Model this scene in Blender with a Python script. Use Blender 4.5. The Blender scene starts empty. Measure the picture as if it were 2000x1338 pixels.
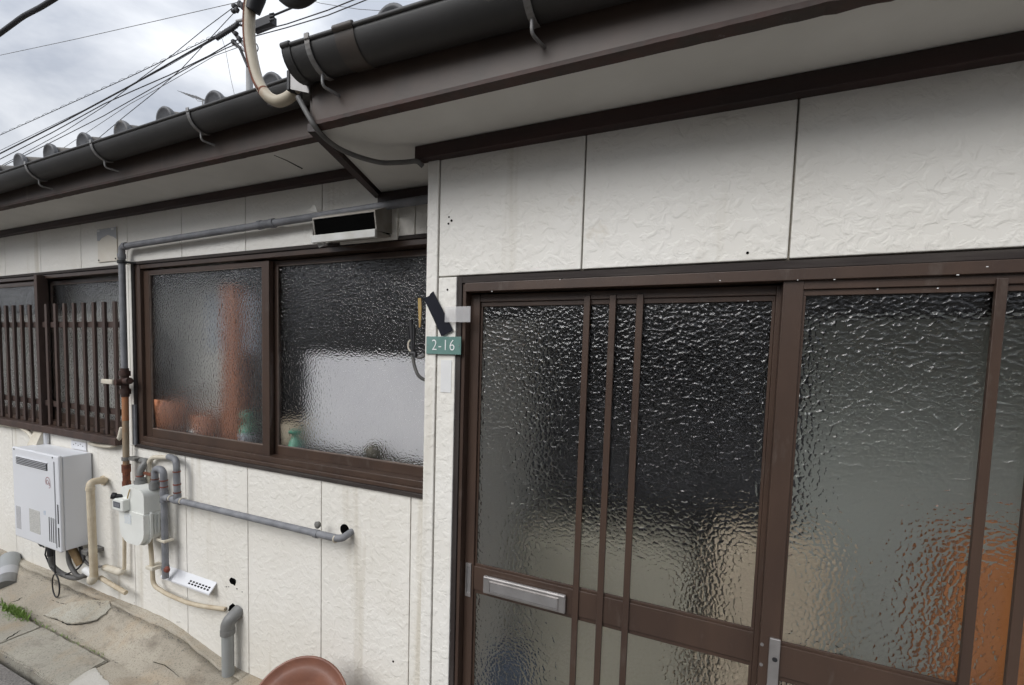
import bpy, bmesh, math, random
from math import radians, sin, cos, pi
from mathutils import Vector, Matrix
random.seed(7)
scene = bpy.context.scene
COL = scene.collection

# ------------------------------------------------------------------ camera
EYE = 1.70                                     # eye height above the yard (metres)
F, PPX, PPY, W0, H0 = 900.0, 984.0, 752.0, 2000.0, 1338.0
YAW, PITCH, ROLL = radians(24.04), radians(-3.68), radians(1.60)
fwd = Vector((-sin(YAW) * cos(PITCH), cos(YAW) * cos(PITCH), sin(PITCH)))
rgt0 = Vector((cos(YAW), sin(YAW), 0)); up0 = rgt0.cross(fwd)
rgt = rgt0 * cos(ROLL) + up0 * sin(ROLL); up = up0 * cos(ROLL) - rgt0 * sin(ROLL)
cam_d = bpy.data.cameras.new('camera'); cam = bpy.data.objects.new('camera', cam_d); COL.objects.link(cam)
cam_d.sensor_width = 36; cam_d.lens = F / W0 * 36
cam_d.shift_x = (W0 / 2 - PPX) / W0; cam_d.shift_y = (PPY - H0 / 2) / W0
cam_d.clip_start = 0.02; cam_d.clip_end = 3000
cam.matrix_world = Matrix.Translation((0, 0, EYE)) @ Matrix((rgt, up, -fwd)).transposed().to_4x4()
scene.camera = cam

# ------------------------------------------------------------------ sky, sun, exposure (bright overcast)
SUN_EL, SUN_AZ = radians(39), radians(200)      # azimuth from +Y, the sun stands behind the viewer
world = bpy.data.worlds.new('World'); scene.world = world; world.use_nodes = True
nt = world.node_tree; nt.nodes.clear()
def wn(t, **k):
    n = nt.nodes.new(t)
    for a, b in k.items(): setattr(n, a, b)
    return n
wo = wn('ShaderNodeOutputWorld'); wb = wn('ShaderNodeBackground'); sky = wn('ShaderNodeTexSky')
sky.sky_type = 'NISHITA'; sky.sun_disc = False; sky.sun_elevation = SUN_EL; sky.sun_rotation = SUN_AZ
tc = wn('ShaderNodeTexCoord'); mp = wn('ShaderNodeMapping'); mp.inputs['Scale'].default_value = (1.3, 1.3, 2.6)
n1 = wn('ShaderNodeTexNoise'); n1.inputs['Scale'].default_value = 2.3; n1.inputs['Detail'].default_value = 7; n1.inputs['Roughness'].default_value = .55; n1.inputs['Distortion'].default_value = .35
cr = wn('ShaderNodeValToRGB')
cr.color_ramp.elements[0].position = .38; cr.color_ramp.elements[0].color = (3.4, 3.65, 4.15, 1)
cr.color_ramp.elements[1].position = .64; cr.color_ramp.elements[1].color = (6.5, 6.65, 6.9, 1)
mx = wn('ShaderNodeMixRGB'); mx.inputs['Fac'].default_value = .93
sep = wn('ShaderNodeSeparateXYZ'); zen = wn('ShaderNodeMapRange'); zen.inputs['To Min'].default_value = .62; zen.inputs['To Max'].default_value = 1.55
nt.links.new(tc.outputs['Generated'], sep.inputs[0]); nt.links.new(sep.outputs['Z'], zen.inputs['Value'])
mul = wn('ShaderNodeVectorMath'); mul.operation = 'SCALE'; nt.links.new(zen.outputs[0], mul.inputs['Scale'])
nt.links.new(tc.outputs['Generated'], mp.inputs['Vector']); nt.links.new(mp.outputs[0], n1.inputs['Vector'])
nt.links.new(n1.outputs['Fac'], cr.inputs['Fac']); nt.links.new(sky.outputs[0], mx.inputs[1]); nt.links.new(cr.outputs[0], mx.inputs[2])
nt.links.new(mx.outputs[0], mul.inputs[0]); nt.links.new(mul.outputs[0], wb.inputs['Color']); wb.inputs['Strength'].default_value = .1
nt.links.new(wb.outputs[0], wo.inputs['Surface'])
sd = bpy.data.lights.new('sun', 'SUN'); sd.energy = 1.5; sd.angle = radians(38); sd.color = (1, .985, .97)
so = bpy.data.objects.new('sun', sd); COL.objects.link(so)
to_sun = Vector((sin(SUN_AZ) * cos(SUN_EL), cos(SUN_AZ) * cos(SUN_EL), sin(SUN_EL)))
so.rotation_euler = to_sun.to_track_quat('Z', 'Y').to_euler(); so.location = (0, -3, 12)
vs = scene.view_settings; vs.view_transform = 'Standard'; vs.look = 'None'; vs.exposure = 0.70; vs.gamma = 1; vs.use_curve_mapping = False
cy = scene.cycles
cy.use_denoising = True; cy.max_bounces = 9; cy.diffuse_bounces = 3; cy.glossy_bounces = 3; cy.transmission_bounces = 8; cy.transparent_max_bounces = 8; cy.adaptive_threshold = .03
cy.caustics_refractive = True; cy.caustics_reflective = False; cy.sample_clamp_indirect = 6; cy.blur_glossy = .6

# ------------------------------------------------------------------ helpers
def pt(px, py, Y):
    """point of the plane at depth Y that the photograph shows at pixel (px, py)"""
    d = rgt * ((px - PPX) / F) - up * ((py - PPY) / F) + fwd
    d = d * (Y / d.y)
    return Vector((d.x, d.y, d.z + EYE))
def gp(px, py, z=0.0):
    d = rgt * ((px - PPX) / F) - up * ((py - PPY) / F) + fwd
    d = d * ((z - EYE) / d.z)
    return Vector((d.x, d.y, z))

class MB:
    """collects shapes and links them as one mesh object"""
    def __init__(s): s.v = []; s.f = []; s.m = []; s.smooth = []
    def add(s, vs, fs, smooth=False, mi=0):
        o = len(s.v); s.v += [Vector(v) for v in vs]
        for f in fs: s.f.append([o + i for i in f]); s.smooth.append(smooth); s.m.append(mi)
        return s
    def box(s, x0, x1, y0, y1, z0, z1, bev=0.0, mi=0):
        if bev <= 0:
            vs = [(x, y, z) for z in (z0, z1) for y in (y0, y1) for x in (x0, x1)]
            return s.add(vs, [(0, 2, 3, 1), (4, 5, 7, 6), (0, 1, 5, 4), (2, 6, 7, 3), (0, 4, 6, 2), (1, 3, 7, 5)], mi=mi)
        bm = bmesh.new(); bmesh.ops.create_cube(bm, size=1)
        for v in bm.verts: v.co = Vector(((x0 + x1) / 2 + v.co.x * (x1 - x0), (y0 + y1) / 2 + v.co.y * (y1 - y0), (z0 + z1) / 2 + v.co.z * (z1 - z0)))
        bmesh.ops.bevel(bm, geom=list(bm.edges), offset=min(bev, .45 * min(x1 - x0, y1 - y0, z1 - z0)), segments=2, profile=.5, affect='EDGES')
        bm.verts.index_update()
        s.add([v.co.copy() for v in bm.verts], [[v.index for v in f.verts] for f in bm.faces], mi=mi); bm.free(); return s
    def prism(s, poly, ext, mi=0, bev=0.0):
        """poly: list of 3-d points of a planar outline, ext: extrusion vector"""
        e = Vector(ext); n = len(poly); P = [Vector(p) for p in poly]
        s.add(P + [p + e for p in P], [list(range(n))[::-1], list(range(n, 2 * n))] + [(i, (i + 1) % n, n + (i + 1) % n, n + i) for i in range(n)], mi=mi); return s
    def cyl(s, a, b, r, r2=None, n=20, caps=True, mi=0):
        a, b = Vector(a), Vector(b); r2 = r if r2 is None else r2
        q = (b - a).to_track_quat('Z', 'Y'); vs = []
        for p, rr in ((a, r), (b, r2)):
            vs += [p + q @ Vector((rr * cos(2 * pi * i / n), rr * sin(2 * pi * i / n), 0)) for i in range(n)]
        s.add(vs, [(i, (i + 1) % n, n + (i + 1) % n, n + i) for i in range(n)], True, mi)
        if caps: s.add(vs[:n], [list(range(n))[::-1]], mi=mi); s.add(vs[n:], [list(range(n))], mi=mi)
        return s
    def tube(s, pts, r, n=12, mi=0, round_=0.0, caps=True, flat=None):
        """swept tube; round_ rounds the corners of the path"""
        P = [Vector(p) for p in pts]
        if round_ > 0 and len(P) > 2:
            Q = [P[0]]
            for i in range(1, len(P) - 1):
                a = P[i - 1] - P[i]; b = P[i + 1] - P[i]; d = min(round_, a.length * .48, b.length * .48)
                A = P[i] + a.normalized() * d; B = P[i] + b.normalized() * d
                for k in range(7):
                    t = k / 6; Q.append(A * (1 - t) ** 2 + P[i] * 2 * t * (1 - t) + B * t * t)
            P = Q + [P[-1]]
        vs = []; nrm = None
        for i, p in enumerate(P):
            t = (P[min(i + 1, len(P) - 1)] - P[max(i - 1, 0)]).normalized()
            if nrm is None:
                nrm = t.cross(Vector((0, 0, 1)))
                if nrm.length < .05: nrm = t.cross(Vector((0, 1, 0)))
                nrm.normalize()
            nrm = (nrm - t * nrm.dot(t)).normalized(); bi = t.cross(nrm)
            ra = r(i / (len(P) - 1)) if callable(r) else r
            fl = flat or 1
            vs += [p + nrm * (ra * cos(2 * pi * k / n)) + bi * (ra * fl * sin(2 * pi * k / n)) for k in range(n)]
        fs = []
        for i in range(len(P) - 1):
            for k in range(n): fs.append((i * n + k, i * n + (k + 1) % n, (i + 1) * n + (k + 1) % n, (i + 1) * n + k))
        s.add(vs, fs, True, mi)
        if caps: s.add(vs[:n], [list(range(n))[::-1]], mi=mi); s.add(vs[-n:], [list(range(n))], mi=mi)
        return s
    def lathe(s, prof, axis_o, axis, n=40, mi=0):
        """prof: (radius, height) pairs along axis"""
        q = Vector(axis).to_track_quat('Z', 'Y'); o = Vector(axis_o); vs = []
        for r, h in prof: vs += [o + q @ Vector((r * cos(2 * pi * i / n), r * sin(2 * pi * i / n), h)) for i in range(n)]
        fs = [(j * n + i, j * n + (i + 1) % n, (j + 1) * n + (i + 1) % n, (j + 1) * n + i) for j in range(len(prof) - 1) for i in range(n)]
        s.add(vs, fs, True, mi); return s
    def build(s, name, mats, parent=None, origin=None):
        if not isinstance(mats, (list, tuple)): mats = [mats]
        if parent is not None: org = Vector(origin) if origin is not None else ORG[parent.name]
        else: org = Vector(origin) if origin is not None else Vector((0, 0, 0))
        me = bpy.data.meshes.new(name); me.from_pydata([tuple(v - org) for v in s.v], [], s.f)
        for m in mats: me.materials.append(m)
        for i, p in enumerate(me.polygons): p.use_smooth = s.smooth[i]; p.material_index = s.m[i]
        bm = bmesh.new(); bm.from_mesh(me); bmesh.ops.recalc_face_normals(bm, faces=bm.faces); bm.to_mesh(me); bm.free()
        o = bpy.data.objects.new(name, me); COL.objects.link(o)
        if parent is not None: o.parent = parent; o.location = org - ORG[parent.name]
        else: o.location = org
        ORG[o.name] = org
        return o
ORG = {}
def thing(name, label, cat, loc, group=None):
    o = bpy.data.objects.new(name, None); COL.objects.link(o); o.location = loc; o.empty_display_size = .1
    o['label'] = label; o['category'] = cat
    if group: o['group'] = group
    ORG[o.name] = Vector(loc); return o
def part_empty(name, parent, loc=None):
    o = bpy.data.objects.new(name, None); COL.objects.link(o); o.parent = parent; o.empty_display_size = .05
    ORG[o.name] = Vector(loc) if loc is not None else ORG[parent.name]; o.location = ORG[o.name] - ORG[parent.name]; return o
def tag(o, label, cat, group=None):
    o['label'] = label; o['category'] = cat
    if group: o['group'] = group
    return o
def copy_piece(o, delta):
    c = o.copy(); COL.objects.link(c); c.location = o.location + Vector(delta); ORG[c.name] = ORG[o.name] + Vector(delta); return c

# ------------------------------------------------------------------ materials (all in world-space metres)
def mat(name, c1, c2=None, scale=6, rough=.6, bump=0, bscale=120, metal=0, detail=3, ramp=(.35, .65), streak=None, spec=.5, dirt=None, stretch=(1, 1, 1), coat=0):
    m = bpy.data.materials.new(name); m.use_nodes = True; t = m.node_tree; N = t.nodes; L = t.links
    b = N['Principled BSDF']; b.inputs['Roughness'].default_value = rough; b.inputs['Metallic'].default_value = metal
    b.inputs['Specular IOR Level'].default_value = spec; b.inputs['Coat Weight'].default_value = coat
    g = N.new('ShaderNodeNewGeometry'); mpn = N.new('ShaderNodeMapping'); mpn.inputs['Scale'].default_value = stretch
    L.new(g.outputs['Position'], mpn.inputs['Vector'])
    def noise(sc, det=5, vec=None, rgh=.55):
        n = N.new('ShaderNodeTexNoise'); n.inputs['Scale'].default_value = sc; n.inputs['Detail'].default_value = det; n.inputs['Roughness'].default_value = rgh
        L.new(vec or mpn.outputs[0], n.inputs['Vector']); return n.outputs['Fac']
    def ramp_(fac, p0, p1, a, bb):
        r = N.new('ShaderNodeValToRGB'); r.color_ramp.elements[0].position = p0; r.color_ramp.elements[1].position = p1
        r.color_ramp.elements[0].color = (*a, 1); r.color_ramp.elements[1].color = (*bb, 1); L.new(fac, r.inputs['Fac']); return r.outputs[0]
    def mixc(fac, a, bb):
        x = N.new('ShaderNodeMixRGB'); L.new(fac, x.inputs['Fac'])
        for i, q in ((1, a), (2, bb)):
            if isinstance(q, tuple): x.inputs[i].default_value = (*q, 1)
            else: L.new(q, x.inputs[i])
        return x.outputs[0]
    col = ramp_(noise(scale, detail), ramp[0], ramp[1], c1, c2 or tuple(x * .86 for x in c1))
    if streak:                                # (colour, scale, amount): vertical run-off stains
        m2 = N.new('ShaderNodeMapping'); m2.inputs['Scale'].default_value = (1, 1, .06); L.new(g.outputs['Position'], m2.inputs['Vector'])
        fac = ramp_(noise(streak[1], 4, m2.outputs[0]), 1 - streak[2], min(1, 1 - streak[2] + .12), (0, 0, 0), (1, 1, 1))
        col = mixc(fac, col, streak[0])
    if dirt:                                  # (colour, scale, threshold)
        fac = ramp_(noise(dirt[1], 5, rgh=.7), dirt[2], min(1, dirt[2] + .16), (0, 0, 0), (.8, .8, .8))
        col = mixc(fac, col, dirt[0])
    L.new(col, b.inputs['Base Color'])
    if bump:
        bp = N.new('ShaderNodeBump'); bp.inputs['Distance'].default_value = bump; bp.inputs['Strength'].default_value = 1
        L.new(noise(bscale, 2), bp.inputs['Height']); L.new(bp.outputs[0], b.inputs['Normal'])
    return m
M = {}
M['aluminium_brown'] = mat('bronze_aluminium', (.068, .042, .030), (.051, .032, .024), 9, .36, .0002, 260, spec=.45, dirt=((.10, .078, .064), 18, .58), stretch=(1, 1, .3))
M['bead'] = mat('highlight_bead', (.19, .145, .12), (.13, .10, .085), 30, .45)  # lighter brown paints in the edge highlight along the window glass
M['gap'] = mat('dark_rubber', (.012, .010, .010), None, 10, .7)
M['old_wood'] = mat('weathered_black_wood', (.020, .013, .011), (.055, .045, .038), 22, .75, .0012, 90, stretch=(.12, 1, 1), ramp=(.45, .75))
M['old_wood_v'] = mat('weathered_black_wood_upright', (.020, .013, .011), (.05, .042, .037), 22, .75, .0012, 90, stretch=(1, 1, .12), ramp=(.45, .75))
M['maroon_trim'] = mat('maroon_trim', (.030, .010, .008), (.018, .008, .007), 14, .55, .0005, 150, stretch=(.2, 1, 1))
M['fascia'] = mat('brown_fascia_paint', (.074, .050, .038), (.054, .038, .030), 7, .5, .0003, 60, streak=((.13, .10, .085), 22, .36), dirt=((.05, .035, .03), 12, .62))
M['fascia_edge'] = mat('peeling_red_paint', (.030, .019, .014), (.050, .020, .014), 16, .65, .002, 40, dirt=((.25, .24, .22), 22, .66))
M['soffit'] = mat('painted_soffit', (.64, .63, .595), (.57, .56, .525), 3.5, .7, .0004, 60, dirt=((.25, .24, .2), 5, .68))
M['gutter'] = mat('dark_gutter', (.044, .042, .041), (.031, .030, .029), 5, .55, .0003, 50, dirt=((.11, .095, .08), 10, .66))
M['gutter_patch'] = mat('gutter_patch_tape', (.066, .053, .044), (.048, .041, .036), 12, .5, .0004, 60)
M['strap'] = mat('bracket_steel', (.27, .27, .27), (.18, .17, .16), 30, .5, metal=.3)
M['tile'] = mat('roof_tile', (.115, .117, .125), (.065, .066, .07), 14, .55, .0008, 70, dirt=((.20, .17, .13), 18, .6))
M['tile_body'] = mat('roof_tile_worn', (.135, .12, .105), (.075, .07, .065), 14, .65, .0008, 70)
M['pipe'] = mat('coated_grey_pipe', (.215, .22, .235), (.15, .155, .168), 16, .6, .0004, 120, dirt=((.28, .28, .27), 26, .6))
M['pipe_dark'] = mat('weathered_grey_pipe', (.10, .098, .095), (.16, .155, .145), 10, .7, .0004, 120)
M['pvc'] = mat('grey_pvc', (.30, .315, .315), (.26, .27, .27), 6, .45, dirt=((.2, .18, .15), 12, .64))
M['pvc_dark'] = mat('grey_pvc_elbow', (.20, .20, .195), (.15, .15, .145), 10, .5)
M['rust'] = mat('rust', (.19, .062, .028), (.09, .03, .018), 40, .8, .0008, 160)
M['rust_paint'] = mat('rusting_painted_pipe', (.46, .135, .038), (.36, .17, .08), 6, .7, .0006, 120, ramp=(.42, .6))
M['rust_faded'] = mat('faded_tan_pipe', (.30, .26, .19), (.27, .16, .085), 9, .7, .0006, 120)
M['rust_red'] = mat('rusty_red_collar', (.22, .05, .03), (.12, .05, .035), 30, .75)
M['beige'] = mat('beige_pipe_wrap', (.56, .49, .37), (.45, .37, .26), 16, .7, .0006, 90, dirt=((.28, .18, .10), 20, .66))
M['cream'] = mat('cream_conduit', (.62, .58, .49), (.50, .45, .36), 12, .6, dirt=((.32, .26, .19), 18, .66))
M['plate_cream'] = mat('cream_enamel', (.74, .70, .62), (.68, .63, .54), 8, .5)
M['heater'] = mat('white_enamel', (.70, .71, .735), (.665, .675, .70), 2, .42, dirt=((.50, .48, .44), 6, .74))
M['heater_grey'] = mat('grey_enamel', (.40, .405, .42), None, 3, .5)
M['meter'] = mat('meter_paint', (.75, .76, .72), (.68, .69, .65), 5, .5, .0004, 50, dirt=((.42, .38, .3), 14, .68))
M['black'] = mat('black_plastic', (.014, .014, .016), (.02, .02, .022), 10, .5)
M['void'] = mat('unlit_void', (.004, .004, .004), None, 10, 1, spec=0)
M['navy'] = mat('dark_navy_tape', (.006, .007, .013), (.009, .010, .017), 20, .6, .0003, 80, spec=.2)
M['sign'] = mat('faded_green_enamel', (.115, .215, .19), (.15, .26, .235), 9, .4, dirt=((.24, .31, .33), 22, .62))
M['white'] = mat('white_lettering', (.82, .83, .82), None, 10, .5)
M['sticker'] = mat('white_sticker', (.72, .72, .71), (.68, .68, .67), 10, .6)
M['silver'] = mat('satin_aluminium', (.43, .41, .40), (.36, .345, .335), 20, .40, metal=.75)
M['silver_dull'] = mat('dull_aluminium', (.30, .29, .285), (.25, .24, .235), 20, .5, metal=.5)
M['hood'] = mat('dirty_galvanised_hood', (.33, .31, .28), (.24, .22, .19), 12, .6, metal=.2, dirt=((.12, .10, .08), 16, .58))
M['hood_white'] = mat('white_hood_lip', (.58, .58, .56), (.48, .47, .44), 12, .5, dirt=((.3, .24, .16), 20, .68))
def concrete_mat(name, pale, mid, ochre, dark, bumpd=.0025):
    """layered concrete: broad tone shifts, ochre run-off, dark grime patches, fine grit"""
    m = mat(name, pale, mid, 2.6, .88, detail=5)
    t = m.node_tree; N = t.nodes; L = t.links; b = N['Principled BSDF']; base = b.inputs['Base Color'].links[0].from_socket
    g = N.new('ShaderNodeNewGeometry')
    def layer(base, col, sc, p0, p1, amt, dist=0, stretch=(1, 1, 1)):
        mp_ = N.new('ShaderNodeMapping'); mp_.inputs['Scale'].default_value = stretch; mp_.inputs['Location'].default_value = (sc, sc * 2, 0); L.new(g.outputs['Position'], mp_.inputs['Vector'])
        n = N.new('ShaderNodeTexNoise'); n.inputs['Scale'].default_value = sc; n.inputs['Detail'].default_value = 6; n.inputs['Roughness'].default_value = .65; n.inputs['Distortion'].default_value = dist; L.new(mp_.outputs[0], n.inputs['Vector'])
        rp_ = N.new('ShaderNodeMapRange'); rp_.inputs['From Min'].default_value = p0; rp_.inputs['From Max'].default_value = p1; rp_.inputs['To Max'].default_value = amt; L.new(n.outputs['Fac'], rp_.inputs['Value'])
        x = N.new('ShaderNodeMixRGB'); L.new(rp_.outputs[0], x.inputs['Fac']); L.new(base, x.inputs[1]); x.inputs[2].default_value = (*col, 1); return x.outputs[0], n.outputs['Fac']
    c, _ = layer(base, ochre, 3.4, .5, .68, .6, .15)
    c, _ = layer(c, dark, 4.6, .54, .76, .75, .2, (1, 1.7, 1))
    c, _ = layer(c, tuple(x * .45 for x in dark), 21, .62, .76, .6)
    c, f = layer(c, tuple(x * .5 for x in mid), 130, .52, .66, .75)
    L.new(c, b.inputs['Base Color'])
    bp = N.new('ShaderNodeBump'); bp.inputs['Distance'].default_value = bumpd; L.new(f, bp.inputs['Height']); L.new(bp.outputs[0], b.inputs['Normal'])
    return m
M['concrete'] = concrete_mat('stained_concrete', (.42, .38, .31), (.31, .275, .22), (.38, .28, .175), (.135, .11, .085))
M['concrete_pale'] = concrete_mat('pale_mortar', (.43, .41, .35), (.34, .32, .265), (.40, .30, .19), (.20, .17, .13))
M['slab'] = concrete_mat('gutter_slab_concrete', (.39, .365, .305), (.30, .28, .235), (.35, .27, .18), (.15, .125, .10))
M['spill'] = mat('white_mortar_spill', (.50, .48, .44), (.40, .38, .33), 8, .85, .002, 120)
M['asphalt'] = mat('old_asphalt', (.13, .123, .115), (.24, .22, .205), 90, .9, .006, 110, detail=3, dirt=((.30, .25, .2), 130, .6))
M['terracotta'] = mat('terracotta_glaze', (.25, .105, .065), (.18, .078, .052), 6, .42, .0006, 40, dirt=((.26, .17, .13), 16, .6))
M['pole'] = mat('concrete_pole', (.36, .36, .36), (.29, .29, .29), 3, .8)
M['wire'] = mat('black_cable', (.022, .022, .026), None, 10, .6)
M['wire_grey'] = mat('grey_cable', (.13, .125, .12), (.09, .088, .085), 20, .6)
M['yellow'] = mat('yellowed_tape', (.42, .30, .10), (.34, .22, .08), 30, .6)
M['brown_wood'] = mat('red_brown_wood', (.065, .024, .018), (.045, .018, .014), 20, .65)
M['grass'] = mat('grass_blade', (.15, .25, .05), (.22, .32, .09), 60, .6)
M['moss_weed'] = M['grass']
# interior
M['plaster_in'] = mat('room_plaster', (.74, .735, .69), (.69, .685, .64), 3, .8)
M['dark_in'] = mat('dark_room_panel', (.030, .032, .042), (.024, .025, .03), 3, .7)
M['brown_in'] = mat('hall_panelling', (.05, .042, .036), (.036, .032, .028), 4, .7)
M['orange_wood'] = mat('orange_wood_post', (.43, .155, .065), (.34, .12, .052), 12, .5, stretch=(1, 1, .1))
M['foil'] = mat('splash_panel', (.90, .90, .93), (.84, .84, .88), 4, .5)
M['bluewhite'] = mat('bluish_white', (.50, .55, .63), (.42, .47, .55), 6, .7)
M['green_plastic'] = mat('green_bottle', (.10, .36, .24), (.16, .42, .30), 12, .35)
M['cream_in'] = mat('cream_object', (.66, .56, .42), (.56, .47, .34), 6, .6)
M['orange_in'] = mat('orange_fabric', (.56, .22, .07), (.47, .175, .055), 5, .6)
M['grey_in'] = mat('grey_green_wall', (.44, .47, .43), (.38, .41, .38), 3, .8)
M['blue_in'] = mat('blue_box', (.10, .15, .24), None, 3, .6)

def siding_mat():
    """moulded white siding: shallow trowelled relief, yellowing and grime near the eaves side kept subtle"""
    m = mat('moulded_siding', (.78, .76, .71), (.73, .705, .645), 2.2, .62, streak=((.62, .585, .51), 9, .40), dirt=((.55, .48, .37), 5, .67))
    t = m.node_tree; N = t.nodes; L = t.links; b = N['Principled BSDF']
    g = N.new('ShaderNodeNewGeometry')
    n0 = N.new('ShaderNodeTexNoise'); n0.inputs['Scale'].default_value = 34; n0.inputs['Detail'].default_value = 4; n0.inputs['Distortion'].default_value = .5
    L.new(g.outputs['Position'], n0.inputs['Vector'])
    r0 = N.new('ShaderNodeValToRGB'); r0.color_ramp.elements[0].position = .44; r0.color_ramp.elements[1].position = .62; L.new(n0.outputs['Fac'], r0.inputs['Fac'])
    n2 = N.new('ShaderNodeTexNoise'); n2.inputs['Scale'].default_value = 75; n2.inputs['Detail'].default_value = 4; L.new(g.outputs['Position'], n2.inputs['Vector'])
    ad = N.new('ShaderNodeMath'); ad.operation = 'MULTIPLY_ADD'; ad.inputs[1].default_value = .25; L.new(n2.outputs['Fac'], ad.inputs[0]); L.new(r0.outputs[0], ad.inputs[2])
    bp = N.new('ShaderNodeBump'); bp.inputs['Distance'].default_value = .0012; L.new(ad.outputs[0], bp.inputs['Height']); L.new(bp.outputs[0], b.inputs['Normal'])
    return m
M['siding'] = siding_mat()
M['siding_side'] = M['siding']

def glass_mat(name, scale, amp, tint=(1, 1, .995), stretch=(1, 1, 1), rough=.12):
    m = bpy.data.materials.new(name); m.use_nodes = True; t = m.node_tree; N = t.nodes; L = t.links; b = N['Principled BSDF']
    b.inputs['Base Color'].default_value = (*tint, 1); b.inputs['Transmission Weight'].default_value = 1; b.inputs['Roughness'].default_value = rough; b.inputs['IOR'].default_value = 1.5
    if amp:
        g = N.new('ShaderNodeNewGeometry'); sp_ = N.new('ShaderNodeSeparateXYZ'); cb2 = N.new('ShaderNodeCombineXYZ'); L.new(g.outputs['Position'], sp_.inputs[0]); L.new(sp_.outputs['X'], cb2.inputs['X']); L.new(sp_.outputs['Z'], cb2.inputs['Y'])
        mpn = N.new('ShaderNodeMapping'); mpn.inputs['Scale'].default_value = stretch; L.new(cb2.outputs[0], mpn.inputs['Vector'])
        nz = N.new('ShaderNodeTexNoise'); nz.noise_dimensions = '2D'; nz.inputs['Scale'].default_value = scale * .5; nz.inputs['Detail'].default_value = 2; L.new(mpn.outputs[0], nz.inputs['Vector'])
        mxv = N.new('ShaderNodeMixRGB'); mxv.blend_type = 'ADD'; mxv.inputs['Fac'].default_value = .010
        L.new(mpn.outputs[0], mxv.inputs[1]); L.new(nz.outputs['Color'], mxv.inputs[2])
        v = N.new('ShaderNodeTexVoronoi'); v.voronoi_dimensions = '2D'; v.feature = 'SMOOTH_F1'; v.inputs['Scale'].default_value = scale; v.inputs['Smoothness'].default_value = .22; L.new(mxv.outputs[0], v.inputs['Vector'])
        n2 = N.new('ShaderNodeTexNoise'); n2.noise_dimensions = '2D'; n2.inputs['Scale'].default_value = scale * 2.2; n2.inputs['Detail'].default_value = 2; L.new(mpn.outputs[0], n2.inputs['Vector'])
        ad = N.new('ShaderNodeMath'); ad.operation = 'MULTIPLY_ADD'; ad.inputs[1].default_value = .16; sq = N.new('ShaderNodeMath'); sq.operation = 'MULTIPLY'; L.new(v.outputs['Distance'], sq.inputs[0]); L.new(v.outputs['Distance'], sq.inputs[1]); L.new(n2.outputs['Fac'], ad.inputs[0]); L.new(sq.outputs[0], ad.inputs[2])
        bp = N.new('ShaderNodeBump'); bp.inputs['Distance'].default_value = amp; L.new(ad.outputs[0], bp.inputs['Height']); L.new(bp.outputs[0], b.inputs['Normal'])
    return m
M['glass_door'] = glass_mat('figured_door_glass', 98, .0025)
M['glass_kitchen'] = glass_mat('figured_window_glass', 105, .0028, rough=.08)
M['glass_back'] = glass_mat('smooth_glass', 1, 0)
def acrylic_mat():
    m = bpy.data.materials.new('frosted_acrylic'); m.use_nodes = True; t = m.node_tree; N = t.nodes; L = t.links; b = N['Principled BSDF']
    b.inputs['Base Color'].default_value = (.75, .74, .74, 1); b.inputs['Roughness'].default_value = .4; b.inputs['Alpha'].default_value = .34; return m
M['acrylic'] = acrylic_mat()

# ------------------------------------------------------------------ main planes (metres from the eye)
YD, YL = 1.285, 1.581                  # face of the porch wall, face of the recessed wall
H = lambda z: z + EYE                  # heights measured from eye level
XC = -.861                             # porch corner

# ------------------------------------------------------------------ ground
def sheet(name, x0, x1, y0, y1, z, m, label=None):
    o = MB().add([(x0, y0, z), (x1, y0, z), (x1, y1, z), (x0, y1, z)], [(0, 1, 2, 3)]).build(name, m)
    o['kind'] = 'structure'; return o
sheet('ground', -400, 400, -400, 400, -.35, M['asphalt'])
road = MB().box(-60, 60, -30, 1.072, -.34, -.016).build('road', M['asphalt']); road['kind'] = 'structure'
JY = 1.325
pav = MB()
pav.box(-2.86, 12, 1.085, 1.60, -.2, 0)
pav.box(-40, -2.86, JY + .004, 1.60, -.2, 0)
pav.box(-40, 12, 1.60, 1.72, -.2, -.01)
pavement = pav.build('pavement', M['concrete']); pavement['kind'] = 'structure'
def slab_poly(name, poly, z0, z1, m, parent, bev=.006):
    bm = bmesh.new(); vs = [bm.verts.new((x, y, z0)) for x, y in poly]; f = bm.faces.new(vs)
    r = bmesh.ops.extrude_face_region(bm, geom=[f]); top = [v for v in r['geom'] if isinstance(v, bmesh.types.BMVert)]
    for v in top: v.co.z = z1
    bmesh.ops.recalc_face_normals(bm, faces=bm.faces)
    if bev: bmesh.ops.bevel(bm, geom=[e for e in bm.edges if all(abs(v.co.z - z1) < 1e-6 for v in e.verts)], offset=bev, segments=2, affect='EDGES')
    mb = MB(); bm.verts.index_update(); mb.add([v.co.copy() for v in bm.verts], [[v.index for v in f.verts] for f in bm.faces]); bm.free()
    return mb.build(name, m, parent)
def ragged(x0, x1, y0, y1, amp=.004, step=.05):
    P = []
    def run(a, b):
        n = max(2, int((Vector(b) - Vector(a)).length / step))
        for i in range(n): 
            t = i / n; P.append((a[0] + (b[0] - a[0]) * t + random.uniform(-amp, amp), a[1] + (b[1] - a[1]) * t + random.uniform(-amp, amp)))
    run((x0, y0), (x1, y0)); run((x1, y0), (x1, y1)); run((x1, y1), (x0, y1)); run((x0, y1), (x0, y0)); return P
xs = -2.872
for k in range(9):
    w = .70 if k == 0 else .60
    x1 = xs; x0 = xs - w
    P = ragged(x0 + .006, x1 - .003, 1.108, JY - .006)
    if k == 0:                                     # broken corner of the slab beside the spill
        P = [(x + (.06 * max(0, (1.24 - y) / .13) if x > x1 - .05 else 0), y) for x, y in P]
    slab_poly('slab', P, -.12, .004 + random.uniform(-.004, .004), M['slab'], pavement)
    xs = x0
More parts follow.
